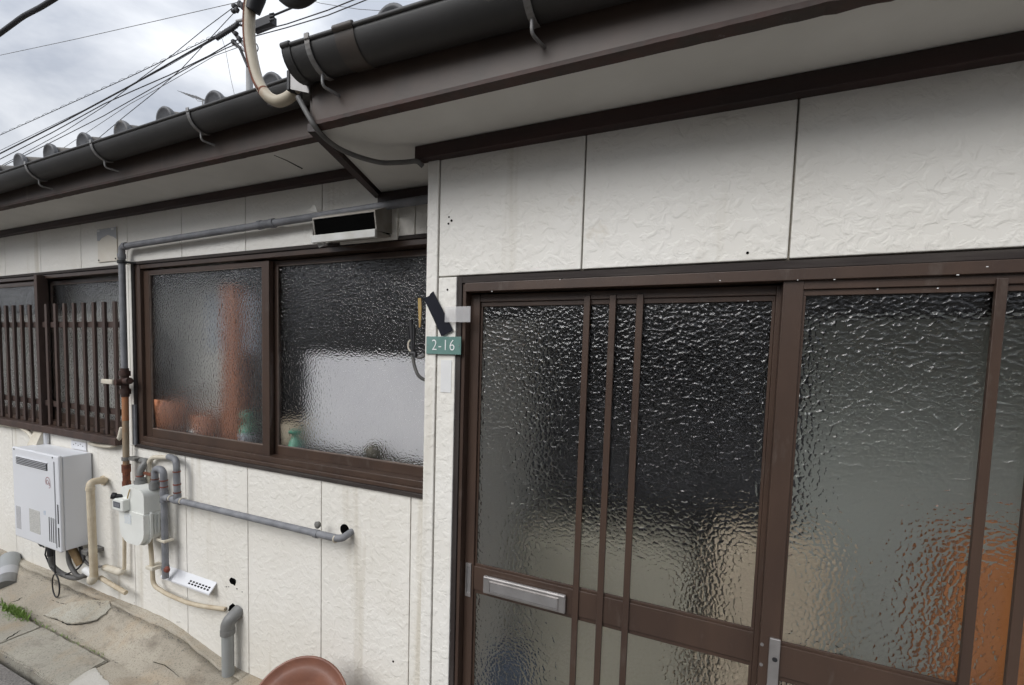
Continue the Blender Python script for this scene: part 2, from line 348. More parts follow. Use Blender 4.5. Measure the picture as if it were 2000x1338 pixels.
# mortar apron sloping up to a low kerb at the wall foot
def apron(name, ya, yb_, ha, hb_, m, n=260, x1=-2.12, bump=.006):
    vs = []; fs = []; K = 6
    for i in range(n + 1):
        x = -9 + (9 + x1) * i / n; t = min(1, max(0, (x1 - x) / .75)); t = t * t * (3 - 2 * t)
        for k in range(K):
            u = k / (K - 1); y = ya(x) + (yb_(x) - ya(x)) * u; z = (ha + (hb_ - ha) * u) * t + bump * t * sin(x * 7 + u * 5) * sin(u * pi) + .002 + random.uniform(-.0018, .0018) * t
            vs.append((x, y, z))
        vs += [(x, yb_(x), -.06), (x, ya(x), -.06)]
    R = K + 2
    for i in range(n):
        for k in range(R): fs.append((i * R + k, (i + 1) * R + k, (i + 1) * R + (k + 1) % R, i * R + (k + 1) % R))
    fs += [tuple(range(R)), tuple(range(n * R, n * R + R))[::-1]]
    o = MB().add(vs, fs, True).build(name, m, pavement)
    return o
crack = lambda x: YL - .048 + .006 * sin(x * 9) + .003 * sin(x * 31)
apron('mortar_apron', lambda x: 1.345 + .02 * sin(x * 3.1), lambda x: crack(x) - .003, .0, .100, M['concrete'])
apron('wall_foot_kerb', lambda x: crack(x) + .003, lambda x: YL + .012, .104, .112, M['concrete'])
def jag(poly, n=5, amp=.006):
    out = []
    for i, p in enumerate(poly):
        p, q = Vector(p), Vector(poly[(i + 1) % len(poly)])
        for k in range(n):
            v = p.lerp(q, k / n); out.append(v + Vector((random.uniform(-amp, amp), random.uniform(-amp, amp), 0)[:len(v)]))
    return out
# mortar patch with a lifted edge and the white spill
pp = [(88, 1203), (112, 1209), (128, 1217), (140, 1219), (165, 1217), (188, 1212), (206, 1200), (218, 1188), (214, 1176), (180, 1172), (140, 1178), (108, 1190)]
def on_apron(px, py):
    z = 0
    for _ in range(12):
        p = gp(px, py, z); z = .5 * z + .5 * max(0, .100 * (p.y - 1.345) / (crack(p.x) - 1.348))
    return gp(px, py, z)
P3 = jag([on_apron(x, y) for x, y in pp], 4, .004)
MB().prism([p + Vector((0, -.002, .007)) for p in P3], (0, .004, -.02)).build('mortar_patch', M['concrete_pale'], pavement)
pp = [(128, 1320), (140, 1309), (160, 1303), (172, 1310), (186, 1305), (196, 1318), (215, 1338), (225, 1350), (190, 1360), (140, 1352)]
slab_poly('mortar_spill', [tuple(v) for v in jag([gp(x, y).to_2d() for x, y in pp], 6, .005)], -.01, .0035, M['spill'], pavement, 0)

def crack_line(pts, w):
    P = []
    for (a, b) in zip(pts, pts[1:]):
        for k in range(5):
            t = k / 5; q = on_apron(a[0] + (b[0] - a[0]) * t + random.uniform(-1.6, 1.6), a[1] + (b[1] - a[1]) * t + random.uniform(-1, 1)); P.append(q + Vector((0, 0, .0012)))
    P.append(on_apron(*pts[-1]) + Vector((0, 0, .0012)))
    MB().tube(P, lambda t: w * (.35 + .65 * sin(pi * min(1, max(.02, t)))), 5, flat=.4).build('crack', M['void'], pavement)
crack_line([(262, 1178), (290, 1172), (318, 1166)], .0024)
crack_line([(345, 1216), (372, 1212), (398, 1209)], .0024)
crack_line([(84, 1203), (100, 1206), (122, 1215), (134, 1221), (160, 1219), (190, 1213), (212, 1196)], .004)
crack_line([(20, 1178), (36, 1172), (44, 1168)], .003)
crack_line([(90, 1170), (120, 1178), (150, 1182)], .002)
crack_line([(230, 1262), (270, 1285), (320, 1300), (350, 1322)], .002)
crack_line([(8, 1252), (22, 1243), (40, 1232)], .004)
gr = MB()
for k in range(420):
    if random.random() < .5: px, py = random.uniform(0, 420), 0; q = Vector((random.uniform(-4.2, -2.25), crack(-3) - abs(random.gauss(0, .02)), .1)); t_ = min(1, max(0, (-2.12 - q.x) / .75)); q.z = .1 * t_ * t_ * (3 - 2 * t_)
    else: q = Vector((random.uniform(-4.2, -2.2), random.choice((1.09, JY, 1.10)) + random.gauss(0, .012), .004)); q.z = -.012 if q.y < 1.095 else .004
    sz = random.uniform(.0015, .005)
    vs_ = [q + Vector((sz * random.uniform(.6, 1.2) * cos(a_), sz * random.uniform(.6, 1.2) * sin(a_), 0)) for a_ in (0, 1.6, 3.1, 4.6)] + [q + Vector((random.uniform(-.3, .3) * sz, random.uniform(-.3, .3) * sz, sz))]
    gr.add(vs_, [(0, 1, 4), (1, 2, 4), (2, 3, 4), (3, 0, 4), (3, 2, 1, 0)])
gro = gr.build('grit', M['asphalt'], pavement); gro['kind'] = 'stuff'

# ------------------------------------------------------------------ the house
house = thing('house', 'white-panelled single-storey house with brown eaves and dark sliding door', 'house', (-2.0, YL, 0))
KW = dict(x0=-3.085, x1=XC, z0=H(-.600), z1=H(.478))       # kitchen window, outside of its casing
LW = dict(x0=-6.3, x1=-3.19, z0=H(-.600), z1=H(.468))      # barred window
DW = dict(x0=-.745, x1=1.10, z0=.03, z1=H(.246))           # door
TOPL, TOPD = H(.75), H(.63)
# backing walls (solid core behind the panels)
wl = MB(); y0, y1 = YL + .014, YL + .13
wl.box(-9, XC + .1, y0, y1, -.1, LW['z0']); wl.box(-9, XC + .1, y0, y1, KW['z1'] + .0, H(.95))
wl.box(LW['x1'], KW['x0'], y0, y1, LW['z0'], KW['z1']); wl.box(-9, LW['x0'], y0, y1, LW['z0'], KW['z1'])
wall_l = wl.build('recessed_wall', M['concrete_pale'], house)
wd = MB(); y0, y1 = YD + .014, YD + .13
wd.box(XC, 3.2, y0, y1, DW['z1'], H(.80)); wd.box(XC, DW['x0'], y0, y1, -.1, DW['z1']); wd.box(DW['x1'], 3.2, y0, y1, -.1, DW['z1'])
wd.box(XC + .012, XC + .10, YD + .13, YL + .014, -.1, H(.80))
wall_d = wd.build('porch_wall', M['concrete_pale'], house)
# siding panels: each its own piece with an open joint
def panel(x0, x1, z0, z1, Y, parent, j=.0022, th=.016):
    if x1 - x0 < .012 or z1 - z0 < .01: return
    return MB().box(x0 + j, x1 - j, Y, Y + th, z0, z1, .0025).build('siding_panel', M['siding'], parent)
edges = [-2.619 + .5005 * k for k in range(-13, 5)]
for i in range(len(edges) - 1):
    a, b = edges[i], min(edges[i + 1], XC)
    if b <= a: continue
    cuts = []
    for Wn in (KW, LW):
        if b > Wn['x0'] and a < Wn['x1']: cuts.append((max(a, Wn['x0']), min(b, Wn['x1']), Wn))
    if not cuts: panel(a, b, 0, TOPL, YL, wall_l); continue
    panel(a, b, KW['z1'] if cuts[0][2] is KW else LW['z1'], TOPL, YL, wall_l)
    panel(a, b, 0, KW['z0'], YL, wall_l)
    lo = a
    for c0, c1, _ in sorted(cuts, key=lambda c: c[0]):
        if c0 - lo > .02: panel(lo, c0, KW['z0'] + .002, LW['z1'] - .002, YL, wall_l)
        lo = c1
    if b - lo > .02: panel(lo, b, KW['z0'] + .002, LW['z1'] - .002, YL, wall_l)
panel(XC, -.816, 0, TOPD, YD - .004, wall_d)
ed = [-.816, -.345, .156, .657, 1.158, 1.659, 2.16, 2.66, 3.16]
for a, b in zip(ed, ed[1:]):
    panel(a, b, DW['z1'] + .002, TOPD, YD, wall_d)
panel(-.816, DW['x0'], 0, DW['z1'] - .002, YD, wall_d)
panel(DW['x1'], 1.659, 0, DW['z1'] - .002, YD, wall_d); panel(1.659, 2.16, 0, DW['z1'] - .002, YD, wall_d); panel(2.16, 2.66, 0, DW['z1'] - .002, YD, wall_d); panel(2.66, 3.16, 0, DW['z1'] - .002, YD, wall_d)
MB().box(XC + .0005, XC + .014, YD + .013, YL - .002, 0, TOPD, .002).build('siding_panel', M['siding'], wall_d)   # flank of the porch

# narrow cover board beside the hood
MB().box(pt(758, 430, YL).x, pt(779, 430, YL).x, YL - .010, YL - .0005, H(.468), H(.60), .002).build('cover_board', M['siding'], house)

# trims under the soffits
tr = MB().box(-.892, 3.2, YD - .032, YD + .005, H(.612), H(.654), .003).build('wall_trim', M['maroon_trim'], house)
MB().box(-9, -1.255, YL - .03, YL + .005, H(.738), H(.775), .003).build('wall_trim', M['maroon_trim'], house)
MB().box(-1.285, XC - .002, YL - .03, YL + .005, H(.600), H(.652), .003).build('wall_trim', M['maroon_trim'], house)

# soffits, fascias
PY, LY = 1.043, 1.305                      # porch fascia, main fascia
ex0, ex1 = -1.089, -1.285                  # end of the porch soffit: front, back
MB().prism([(ex0, PY + .004, H(.655)), (3.2, PY + .004, H(.655)), (3.2, YD + .02, H(.655)), (XC + .03, YD + .02, H(.655)), (XC + .03, YL + .02, H(.655)), (ex1, YL + .02, H(.655))], (0, 0, .012)).build('porch_soffit', M['soffit'], house)
MB().box(-9, -1.15, LY + .004, YL + .02, H(.776), H(.788)).build('main_soffit', M['soffit'], house)
fp = MB().box(ex0, 3.2, PY - .018, PY + .003, H(.652), H(.80), .003).build('porch_fascia', M['fascia'], house)
fl = MB().box(-9, -1.12, LY - .018, LY + .003, H(.774), H(.915), .003).build('main_fascia', M['fascia'], house)
# peeling lower edge of the fascias, a ragged strip
def edge_strip(x0, x1, Y, z, parent, amp):
    n = int((x1 - x0) / .02); top = []; bot = []
    for i in range(n + 1):
        x = x0 + (x1 - x0) * i / n; top.append((x, z + .006)); bot.append((x, z - .004 - amp * max(0, random.gauss(.2, .5)) * (.5 + .5 * sin(x * 3.3))))
    vs = []; fs = []
    for i in range(n + 1):
        (a, zt), (_, zb) = top[i], bot[i]; vs += [(a, Y - .022, zt), (a, Y - .022, zb), (a, Y + .012, zb - .002), (a, Y + .012, zt)]
    for i in range(n):
        for k in range(4): fs.append((i * 4 + k, i * 4 + (k + 1) % 4, (i + 1) * 4 + (k + 1) % 4, (i + 1) * 4 + k))
    fs += [(0, 1, 2, 3), (n * 4 + 3, n * 4 + 2, n * 4 + 1, n * 4)]
    return MB().add(vs, fs).build('drip_edge', M['fascia_edge'], parent)
edge_strip(ex0 + .002, 3.19, PY, H(.652), fp, .0025)
edge_strip(-8.9, -1.125, LY, H(.775), fl, .0015)
# end trim of the porch soffit and the closing board above it
d = Vector((ex1 - ex0, YL - PY, 0)); nrm = Vector((-d.y, d.x, 0)).normalized()
A0 = Vector((ex0, PY, H(.640))); B0 = Vector((ex1, YL, H(.640)))
MB().prism([A0, B0, B0 + nrm * .028, A0 + nrm * .028], (0, 0, .022)).build('soffit_end_trim', M['maroon_trim'], house)
MB().prism([A0 + nrm * .004 + Vector((0, 0, .024)), B0 + nrm * .004 + Vector((0, 0, .024)), B0 + nrm * .02 + Vector((0, 0, .024)), A0 + nrm * .02 + Vector((0, 0, .024))], (0, 0, .15)).build('porch_end_board', M['fascia'], house)

ca_, cb3 = gp(535, 303, H(.7755)), gp(590, 329, H(.7755))
MB().tube([ca_, ca_.lerp(cb3, .4) + Vector((.006, 0, 0)), cb3], lambda t: .0012 + .0022 * t, 5).build('soffit_crack', M['void'], house)
# gutters
def gutter(name, x0, x1, Yc, z_at, r, brackets, parent, end=None):
    """half-round trough; z_at(x) gives the height of the lip"""
    seg = 16; mb = MB(); vs = []; fs = []
    def ringpts(x, rr):
        return [(x, Yc - rr * cos(pi * k / seg), z_at(x) - rr * sin(pi * k / seg) * 1.0) for k in range(seg + 1)]
    for x in (x0, x1): vs += ringpts(x, r)
    for x in (x0, x1): vs += ringpts(x, r - .003)
    n = seg + 1
    for k in range(seg):
        fs.append((k, k + 1, n + k + 1, n + k)); fs.append((2 * n + k, 3 * n + k, 3 * n + k + 1, 2 * n + k + 1))
    fs += [(0, n, 3 * n, 2 * n), (seg, 2 * n + seg, 3 * n + seg, n + seg)]
    mb.add(vs, fs, True)
    mb.tube([(x0, Yc - r, z_at(x0) + .001), (x1, Yc - r, z_at(x1) + .001)], .0055, 8)
    g = mb.build(name, M['gutter'], parent)
    if end is not None:
        e = MB(); cap = [(end, y, z) for (_, y, z) in ringpts(end, r + .003)]
        e.prism(cap, (.004, 0, 0)); 
        ring2 = [(end + .03, y, z) for (_, y, z) in ringpts(end, r + .003)]
        e.add(cap + ring2, [(k, k + 1, n + k + 1, n + k) for k in range(seg)], True)
        e.tube([(end, Yc - r - .001, z_at(end) + .002), (end + .03, Yc - r - .001, z_at(end) + .002)], .008, 8)
        e.build('end_cap', M['gutter'], g)
    for bx in brackets:
        b = MB(); hw = .008
        pts_o = [(Yc - (r + .0035) * cos(pi * k / seg), z_at(bx) - (r + .0035) * sin(pi * k / seg)) for k in range(0, int(seg * .72))]
        vs = []; fs = []
        for (y, z) in pts_o:
            dv = Vector((0, y - Yc, z - z_at(bx))).normalized() * .0025
            vs += [(bx - hw, y, z), (bx + hw, y, z), (bx + hw, y + dv.y, z + dv.z), (bx - hw, y + dv.y, z + dv.z)]
        for i in range(len(pts_o) - 1):
            for k in range(4): fs.append((i * 4 + k, i * 4 + (k + 1) % 4, (i + 1) * 4 + (k + 1) % 4, (i + 1) * 4 + k))
        b.add(vs, fs)
        zb = z_at(bx) - r * 1.0
        b.box(bx - hw, bx + hw, Yc - r - .009, Yc - r - .003, z_at(bx) - .004, z_at(bx) + .012, .002)
        b.tube([(bx, Yc - r * .18, zb - .001), (bx, Yc - r * .16, zb - .034), (bx + .012, Yc + r * .7, zb - .036)], .0042, 8, round_=.012)
        b.build('gutter_bracket', M['strap'], g)
    return g
zl = lambda x: H(.884) + (x + 3.466) * .0165
zp = lambda x: H(.808) - (x + 1.092) * .022
bl = [pt(52, 325, 1.18).x, pt(180, 283, 1.18).x, pt(369, 220, 1.18).x]
sp = (bl[2] - bl[0]) / 2
gl = gutter('main_gutter', -8.9, -1.17, 1.235, zl, .055, [bl[0] - 2 * sp, bl[0] - sp] + bl, house)
bp0 = pt(604, 82, .93).x
gpch = gutter('porch_gutter', -1.09, 3.2, .985, zp, .058, [bp0, pt(1026, -60, .93).x, .62, 1.4], house, end=-1.093)
band = MB(); seg = 16; xa, xb = pt(655, 70, .93).x, pt(692, 60, .93).x
vs = []
for x in (xa, xb): vs += [(x, .985 - .0605 * cos(pi * k / seg), zp(x) - .0605 * sin(pi * k / seg)) for k in range(seg + 1)]
band.add(vs, [(k, k + 1, 18 + k, 17 + k) for k in range(seg)], True); band.tube([(xa, .985 - .061, zp(xa) + .002), (xb, .985 - .061, zp(xb) + .002)], .0085, 8)
band.build('joint_band', M['gutter_patch'], gpch)

# roofs: deck, eave tiles with round ends, further courses
SL = radians(22)
def make_roof(name, x0, x1, Ye, ze, pitch, first, n_t, parent, depth, rise=0.0):
    def dk(x, s, h): return (x, Ye + s * cos(SL) - h * sin(SL), ze + s * sin(SL) + h * cos(SL) + (x - first) * rise)
    mb = MB(); 
    mb.add([dk(x0, .0, -.05), dk(x1, .0, -.05), dk(x1, depth, -.05), dk(x0, depth, -.05), dk(x0, .0, -.03), dk(x1, .0, -.03), dk(x1, depth, -.03), dk(x0, depth, -.03)],
           [(0, 3, 2, 1), (4, 5, 6, 7), (0, 1, 5, 4), (2, 3, 7, 6), (1, 2, 6, 5), (0, 4, 7, 3)])
    roof = mb.build(name, M['tile_body'], parent)
    def prof(u):      # height of the tile across one pitch (0..1), barrel at the start
        xx = u * pitch; r = .046
        if xx < r: return math.sqrt(max(0, r * r - xx * xx)) * .95
        if xx > pitch - r: return math.sqrt(max(0, r * r - (xx - pitch) ** 2)) * .95
        return .010 * (1 - cos(2 * pi * (xx - r) / (pitch - 2 * r))) * -.5
    us = [i / 26 - .5 for i in range(27)]
    def tile_mesh(X, s0, L_, disc):
        mb = MB(); vs = []
        for s, lift in ((s0, .022), (s0 + L_, .0)):
            for h in (0, -.013):
                for u in us: vs.append(dk(X + u * pitch, s, prof(u % 1.0) + lift - .022 + h))
        n = 27; fs = []
        for i in range(26):
            fs += [(i, i + 1, 2 * n + i + 1, 2 * n + i), (n + i, 3 * n + i, 3 * n + i + 1, n + i + 1), (i, n + i, n + i + 1, i + 1)]
        mb.add(vs, fs, True)
        return mb
    for i in range(n_t):
        X = first + i * pitch
        if i == 0:
            t0 = tile_mesh(X, 0, .27, True).build('eave_tile', M['tile_body'], roof, origin=dk(X, 0, 0))
            c0 = Vector(dk(X, -.014, .004)); ax = Vector((0, -1, -.12))
            dm = MB(); dm.lathe([(0, -.006), (.053, -.006), (.055, 0), (.055, .010), (.051, .014), (.044, .014), (.041, .011), (0, .0125)], c0, ax, 28)
            d0 = dm.build('tile_disc', M['tile'], roof, origin=dk(X, 0, 0))
        else:
            dl = (pitch * i, 0, pitch * i * rise)
            copy_piece(t0, dl); copy_piece(d0, dl)
    # further courses as one wavy sheet
    nx = int(round((n_t) * 26)); mb = MB(); vs = []; fs = []; k = 0
    cours = int((depth - .24) / .235)
    for c in range(cours):
        for s, lift in ((.235 + c * .235, .022), (.235 + (c + 1) * .235 + .03, 0)):
            for i in range(nx + 1):
                u = i / 26 - .5; vs.append(dk(first + u * pitch, s, prof(u % 1.0) + lift - .022))
        b0 = c * 2 * (nx + 1)
        fs += [(b0 + i, b0 + i + 1, b0 + nx + 2 + i, b0 + nx + 1 + i) for i in range(nx)]
    mb.add(vs, fs, True); o = mb.build('tile_courses', M['tile_body'], roof); o['kind'] = 'stuff'
    return roof
make_roof('main_roof', -9, -1.12, 1.225, H(.908), .3065, -3.312 - .3065 * 17, 24, house, 3.2, .0020)
make_roof('porch_roof', -1.12, 3.2, 1.005, H(.815), .3065, -.775, 13, house, 3.6)

# ------------------------------------------------------------------ sliding door
door = part_empty('sliding_door', house)
def bx(name, x0, x1, y0, y1, z0, z1, m, parent, bev=.0015): return MB().box(x0, x1, y0, y1, z0, z1, bev).build(name, M[m], parent)
bx('casing', DW['x0'], -.729, YD + .003, YD + .09, .03, DW['z1'] - .002, 'old_wood_v', door)
bx('casing', -.729, 1.10, YD + .003, YD + .09, DW['z1'] - .022, DW['z1'] - .002, 'old_wood', door)
FT = H(.222)
fr = MB()
fr.box(-.728, -.716, YD + .008, YD + .13, .03, FT, .0015)
fr.box(-.716, 1.08, YD - .002, YD + .13, FT - .026, FT + .001, .0015)
fr.box(1.055, 1.08, YD + .016, YD + .13, .03, FT - .028, .0015)
fr.box(-.716, 1.055, YD + .002, YD + .14, .03, .055, .0015)
fr.build('door_frame', M['aluminium_brown'], door)
MB().box(-.704, 1.055, YD + .131, YD + .139, FT - .1, FT, 0).build('track_cover', M['gap'], door)
def door_sash(xl, xr, yf, top, bars, pane_y, mailslot, mirror, glz_top, stile_l, stile_r):
    """one glazed leaf: stiles, rails, three muntins, panes above and below the lock rail"""
    RT, RB = H(-.700), H(-.780); bot = .058; th = .028
    bx('stile', xl, xl + stile_l, yf, yf + th, bot, top, 'aluminium_brown', door)
    bx('stile', xr - stile_r, xr, yf, yf + th, bot, top, 'aluminium_brown', door)
    a, b = xl + stile_l, xr - stile_r
    bx('rail', a, b, yf + .002, yf + th - .002, top - .024, top, 'aluminium_brown', door)
    bx('rail', a, b, yf + .003, yf + th - .002, RB, RT, 'aluminium_brown', door)
    bx('rail', a, b, yf + .002, yf + th - .002, bot, bot + .08, 'aluminium_brown', door)
    bead = MB()
    for z0, z1 in ((RT, top - .024), (bot + .08, RB)):
        bead.box(a, b, yf + .008, yf + .0135, z1 - .014, z1, .001); bead.box(a, b, yf + .008, yf + .0135, z0, z0 + .008, .001)
        bead.box(a, a + .007, yf + .008, yf + .0135, z0 + .008, z1 - .014, .001); bead.box(b - .007, b, yf + .008, yf + .0135, z0 + .008, z1 - .014, .001)
    bead.build('glazing_bead', M['aluminium_brown'], door)
    for c in bars: bx('muntin', c - .0092, c + .0092, yf - .004, yf + .0065, bot + .03, top - .013, 'aluminium_brown', door)
    for z0, z1 in ((RT, top - .024), (bot + .08, RB)):
        mb = MB(); mb.box(a + .002, b - .002, yf + .0138, yf + .0178, z0 + .001, z1 - .001); mb.m = [0 if i == 2 else 1 for i in range(6)]
        mb.build('pane', [M['glass_door'], M['glass_back']], door)
YA, YB = YD + .038, YD + .006                     # rear leaf, front leaf
sx = lambda px, Y: pt(px, 600, Y).x
topA = H(.192); topB = H(.199)
barsA = [pt(1147, 590, YA).x, pt(1197, 590, YA).x, pt(1250, 590, YA).x]
door_sash(-.7155, .182, YA, topA, barsA, 0, True, False, 0, .034, .042)
bb0 = pt(1952, 600, YB).x; pit = barsA[1] - barsA[0]
door_sash(.150, 1.053, YB, topB, [bb0, bb0 + pit, bb0 + 2 * pit], 0, False, True, 0, .042, .034)
for (px, py, w) in ((960, 569, 5), (1093, 546, 3), (1405, 548, 4), (1557, 547, 3), (1628, 546, 5), (1712, 565, 5), (1830, 563, 4), (1868, 537, 6), (1926, 521, 5), (1460, 588, 4)):
    p = pt(px, py, YD - .0025); MB().box(p.x, p.x + w * .0007, YD - .0030, YD - .0015, p.z - .0008, p.z + .0008).build('paint_speck', M['white'], door)
# mail slot, finger pulls
ms0, ms1 = pt(946, 1118, YA), pt(1105, 1192, YA); zt, zb = H(-.702), H(-.760)
zc = (pt(946, 1118, YA).z + pt(946, 1160, YA).z) / 2; zh = .029
mslot = MB(); mslot.box(ms0.x, ms1.x, YA - .010, YA + .002, zc - zh, zc + zh, .004); o = mslot.build('mail_slot', M['silver'], door)
fx0, fx1 = ms0.x + .026, ms1.x - .024
fl_ = MB(); fl_.box(fx0, fx1, YA - .0125, YA - .0095, zc - .017, zc + .013, .001); fl_.build('mail_flap', M['silver_dull'], door)
rim = MB()
for z in (zc - .0185, zc + .0145): rim.box(fx0 - .002, fx1 + .002, YA - .0138, YA - .0100, z - .0012, z + .0012)
for x in (fx0 - .001, fx1 + .001): rim.box(x - .001, x + .001, YA - .0138, YA - .0100, zc - .0185, zc + .0145)
rim.box(ms0.x + .004, ms1.x - .004, YA - .0125, YA - .0100, zc + .0225, zc + .0245)
rim.build('mail_slot_rim', M['silver'], door)
q0, q1 = pt(911, 1098, YA), pt(924, 1166, YA); q0.x = max(q0.x, -.7120)
hd = MB(); hx0, hx1, hz0, hz1 = q0.x, q0.x + .020, q1.z, q0.z
hd.box(hx0, hx0 + .004, YA - .005, YA, hz0, hz1); hd.box(hx1 - .004, hx1, YA - .005, YA, hz0, hz1); hd.box(hx0 + .004, hx1 - .004, YA - .005, YA, hz1 - .011, hz1); hd.box(hx0 + .004, hx1 - .004, YA - .005, YA, hz0, hz0 + .013)
hd.build('pull_handle', M['silver'], door)
MB().box(hx0 + .004, hx1 - .004, YA - .001, YA + .001, hz0 + .012, hz1 - .010).build('pull_recess', M['silver_dull'], door)
q0 = pt(1503, 1243, YB)
lk = MB(); lk.box(q0.x, q0.x + .024, YB - .007, YB, q0.z - .30, q0.z, .002); lk.build('pull_handle', M['silver'], door)
MB().cyl((q0.x + .0135, YB - .0068, q0.z - .052), (q0.x + .0135, YB - .0085, q0.z - .052), .0058).build('keyhole', M['black'], door)
for (px, py) in ((1483, 1257), (1481, 1296)):
    p = pt(px, py, YB); MB().cyl((p.x + .006, YB + .0005, p.z), (p.x + .006, YB - .0022, p.z), .0042, n=12).build('screw', M['silver'], door)

# ------------------------------------------------------------------ windows of the recessed wall
def window(name, Wn, sashes, glassm, sill_z, frame_in):
    w = part_empty(name, house); x0, x1, z0, z1 = Wn['x0'], Wn['x1'], Wn['z0'], Wn['z1']
    c = MB(); c.box(x0, x0 + .026, YL - .004, YL + .10, z0, z1, .002); c.build('casing', M['old_wood_v'], w)
    c = MB(); c.box(x0 + .026, x1, YL - .002, YL + .10, z1 - .016, z1, .002); c.build('casing', M['old_wood'], w)
    c = MB(); c.box(x0 + .01, x1, YL - .012, YL + .10, z0, z0 + .020, .003); c.build('sill', M['old_wood'], w)
    fx0, fz0, fz1 = x0 + .027, z0 + .021, z1 - .017
    f = MB(); f.box(fx0, fx0 + .045, YL + .004, YL + .11, fz0, fz1, .002); f.box(fx0 + .045, x1, YL + .006, YL + .11, fz1 - .024, fz1, .002)
    f.box(fx0 + .045, x1, YL - .010, YL + .11, fz0, fz0 + .020, .003); f.box(fx0 + .045, x1, YL + .004, YL + .11, fz0 + .020, fz0 + .047, .002); f.box(x1 - .03, x1 + .0, YL + .004, YL + .11, fz0 + .047, fz1 - .024, .002)
    f.build('window_frame', M['aluminium_brown'], w)
    for (a, b, yf, zb, zt, sl, sr, rb) in sashes:
        s = MB(); s.box(a, a + sl, yf, yf + .026, zb, zt, .0015); s.box(b - sr, b, yf, yf + .026, zb, zt, .0015)
        s.box(a + sl, b - sr, yf + .001, yf + .025, zt - .022, zt, .0015); s.box(a + sl, b - sr, yf + .001, yf + .025, zb, zb + rb, .0015)
        s.build('sash', M['aluminium_brown'], w)
        s = MB(); bw = .0035
        for z in (zt - .022 - bw, zb + rb): s.box(a + sl, b - sr, yf + .003, yf + .011, z, z + bw)
        for x in (a + sl, b - sr - bw): s.box(x, x + bw, yf + .003, yf + .011, zb + rb + bw, zt - .022 - bw)
        s.build('glazing_bead', M['bead'], w)
        g = MB(); g.box(a + sl - .004, b - sr + .004, yf + .012, yf + .016, zb + rb - .004, zt - .018); g.m = [0 if i == 2 else 1 for i in range(6)]
        g.build('pane', [M[glassm], M['glass_back']], w)
    return w
zt = H(.428)
kw = window('kitchen_window', KW, [(-3.012, -1.985, YL + .022, H(-.532), zt, .052, .050, .047), (-2.03, XC - .002, YL + .056, H(-.532), H(.432), .058, .04, .045)], 'glass_kitchen', 0, 0)
lwz = H(.418)
lw = window('barred_window', LW, [(-6.24, -4.15, YL + .022, H(-.532), lwz, .05, .06, .05), (-4.20, -3.20, YL + .056, H(-.532), lwz, .05, .04, .05)], 'glass_kitchen', 0, 0)
# wooden bars
px_b = [10, 24, 40, 57, 90, 108, 127, 145, 163, 184, 204, 224]
yb = YL - .030
def bar(x): return MB().box(x - .0135, x + .0135, yb - .005, yb + .010, H(-.545), H(.252), .0015).build('bar', M['bar'], lw, origin=(x, yb, 1.5))
M['bar'] = mat('dark_brown_bar', (.062, .036, .027), (.044, .027, .022), 14, .6, .0004, 100, stretch=(1, 1, .2))
b0x = -3.205; b0 = bar(b0x)
for k in range(1, 25):
    if k == 8: continue                       # the meeting post stands here
    copy_piece(b0, (-.1125 * k, 0, 0))
pm = -3.205 - .1125 * 8
MB().box(pm - .016, pm + .020, yb - .008, YL + .02, H(-.57), H(.445), .002).build('post', M['bar'], lw)
for z in (H(.118), H(-.405)): MB().box(-6.0, -3.19, yb + .0125, yb + .0265, z - .018, z + .018, .001).build('bar_rail', M['bar'], lw)
MB().box(-6.2, -3.19, yb - .022, YL - .013, H(-.60), H(-.556), .003).build('bar_sill', M['bar'], lw)

# ------------------------------------------------------------------ rooms behind the glass
def room(name, x0, x1, y0, y1, z0, z1, mw, mf, window_=None, side=None):
    mb = MB()
    mb.box(x0, x0 + .02, y0, y1, z0, z1)
    if side:                                   # opening added in the right-hand wall to let daylight in
        a, b, c, d_ = side
        mb.box(x1 - .02, x1, y0, a, z0, z1); mb.box(x1 - .02, x1, b, y1, z0, z1); mb.box(x1 - .02, x1, a, b, z0, c); mb.box(x1 - .02, x1, a, b, d_, z1)
    else: mb.box(x1 - .02, x1, y0, y1, z0, z1)
    if True:
        mb.box(x0, x1, y0, y1, z1, z1 + .02)
    if window_:
        a, b, c, d_ = window_
        mb.box(x0, a, y1, y1 + .02, z0, z1); mb.box(b, x1, y1, y1 + .02, z0, z1); mb.box(a, b, y1, y1 + .02, z0, c); mb.box(a, b, y1, y1 + .02, d_, z1)
    else: mb.box(x0, x1, y1, y1 + .02, z0, z1)
    o = mb.build(name, M[mw], house)
    MB().box(x0, x1, y0, y1, z0 - .02, z0).build(name + '_floor', M[mf], house)
    return o
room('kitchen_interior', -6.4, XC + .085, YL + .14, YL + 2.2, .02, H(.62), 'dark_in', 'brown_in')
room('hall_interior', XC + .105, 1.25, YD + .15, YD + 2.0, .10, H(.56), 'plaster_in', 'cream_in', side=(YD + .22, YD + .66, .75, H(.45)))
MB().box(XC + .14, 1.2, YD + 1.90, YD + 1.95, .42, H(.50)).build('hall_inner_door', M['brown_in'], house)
MB().box(XC + .14, .28, YD + .80, YD + .84, H(-.62), H(.50)).build('hall_dark_sheet', M['dark_in'], house)  # added dark sheet paints in the unlit depth of the hall
# kitchen: counter, pale side wall, post, curtain strips
MB().box(-6.2, -3.22, YL + .12, YL + .14, H(-.60), H(.20)).build('interior_blind', M['plaster_in'], house)
MB().box(-6.3, XC + .06, YL + .15, YL + .62, .05, H(-.60)).build('counter', M['silver_dull'], house)
MB().box(pt(275, 650, YL).x - 1.2, -2.53, YL + .27, YL + .31, H(-.60), H(.40)).build('interior_partition', M['plaster_in'], house)
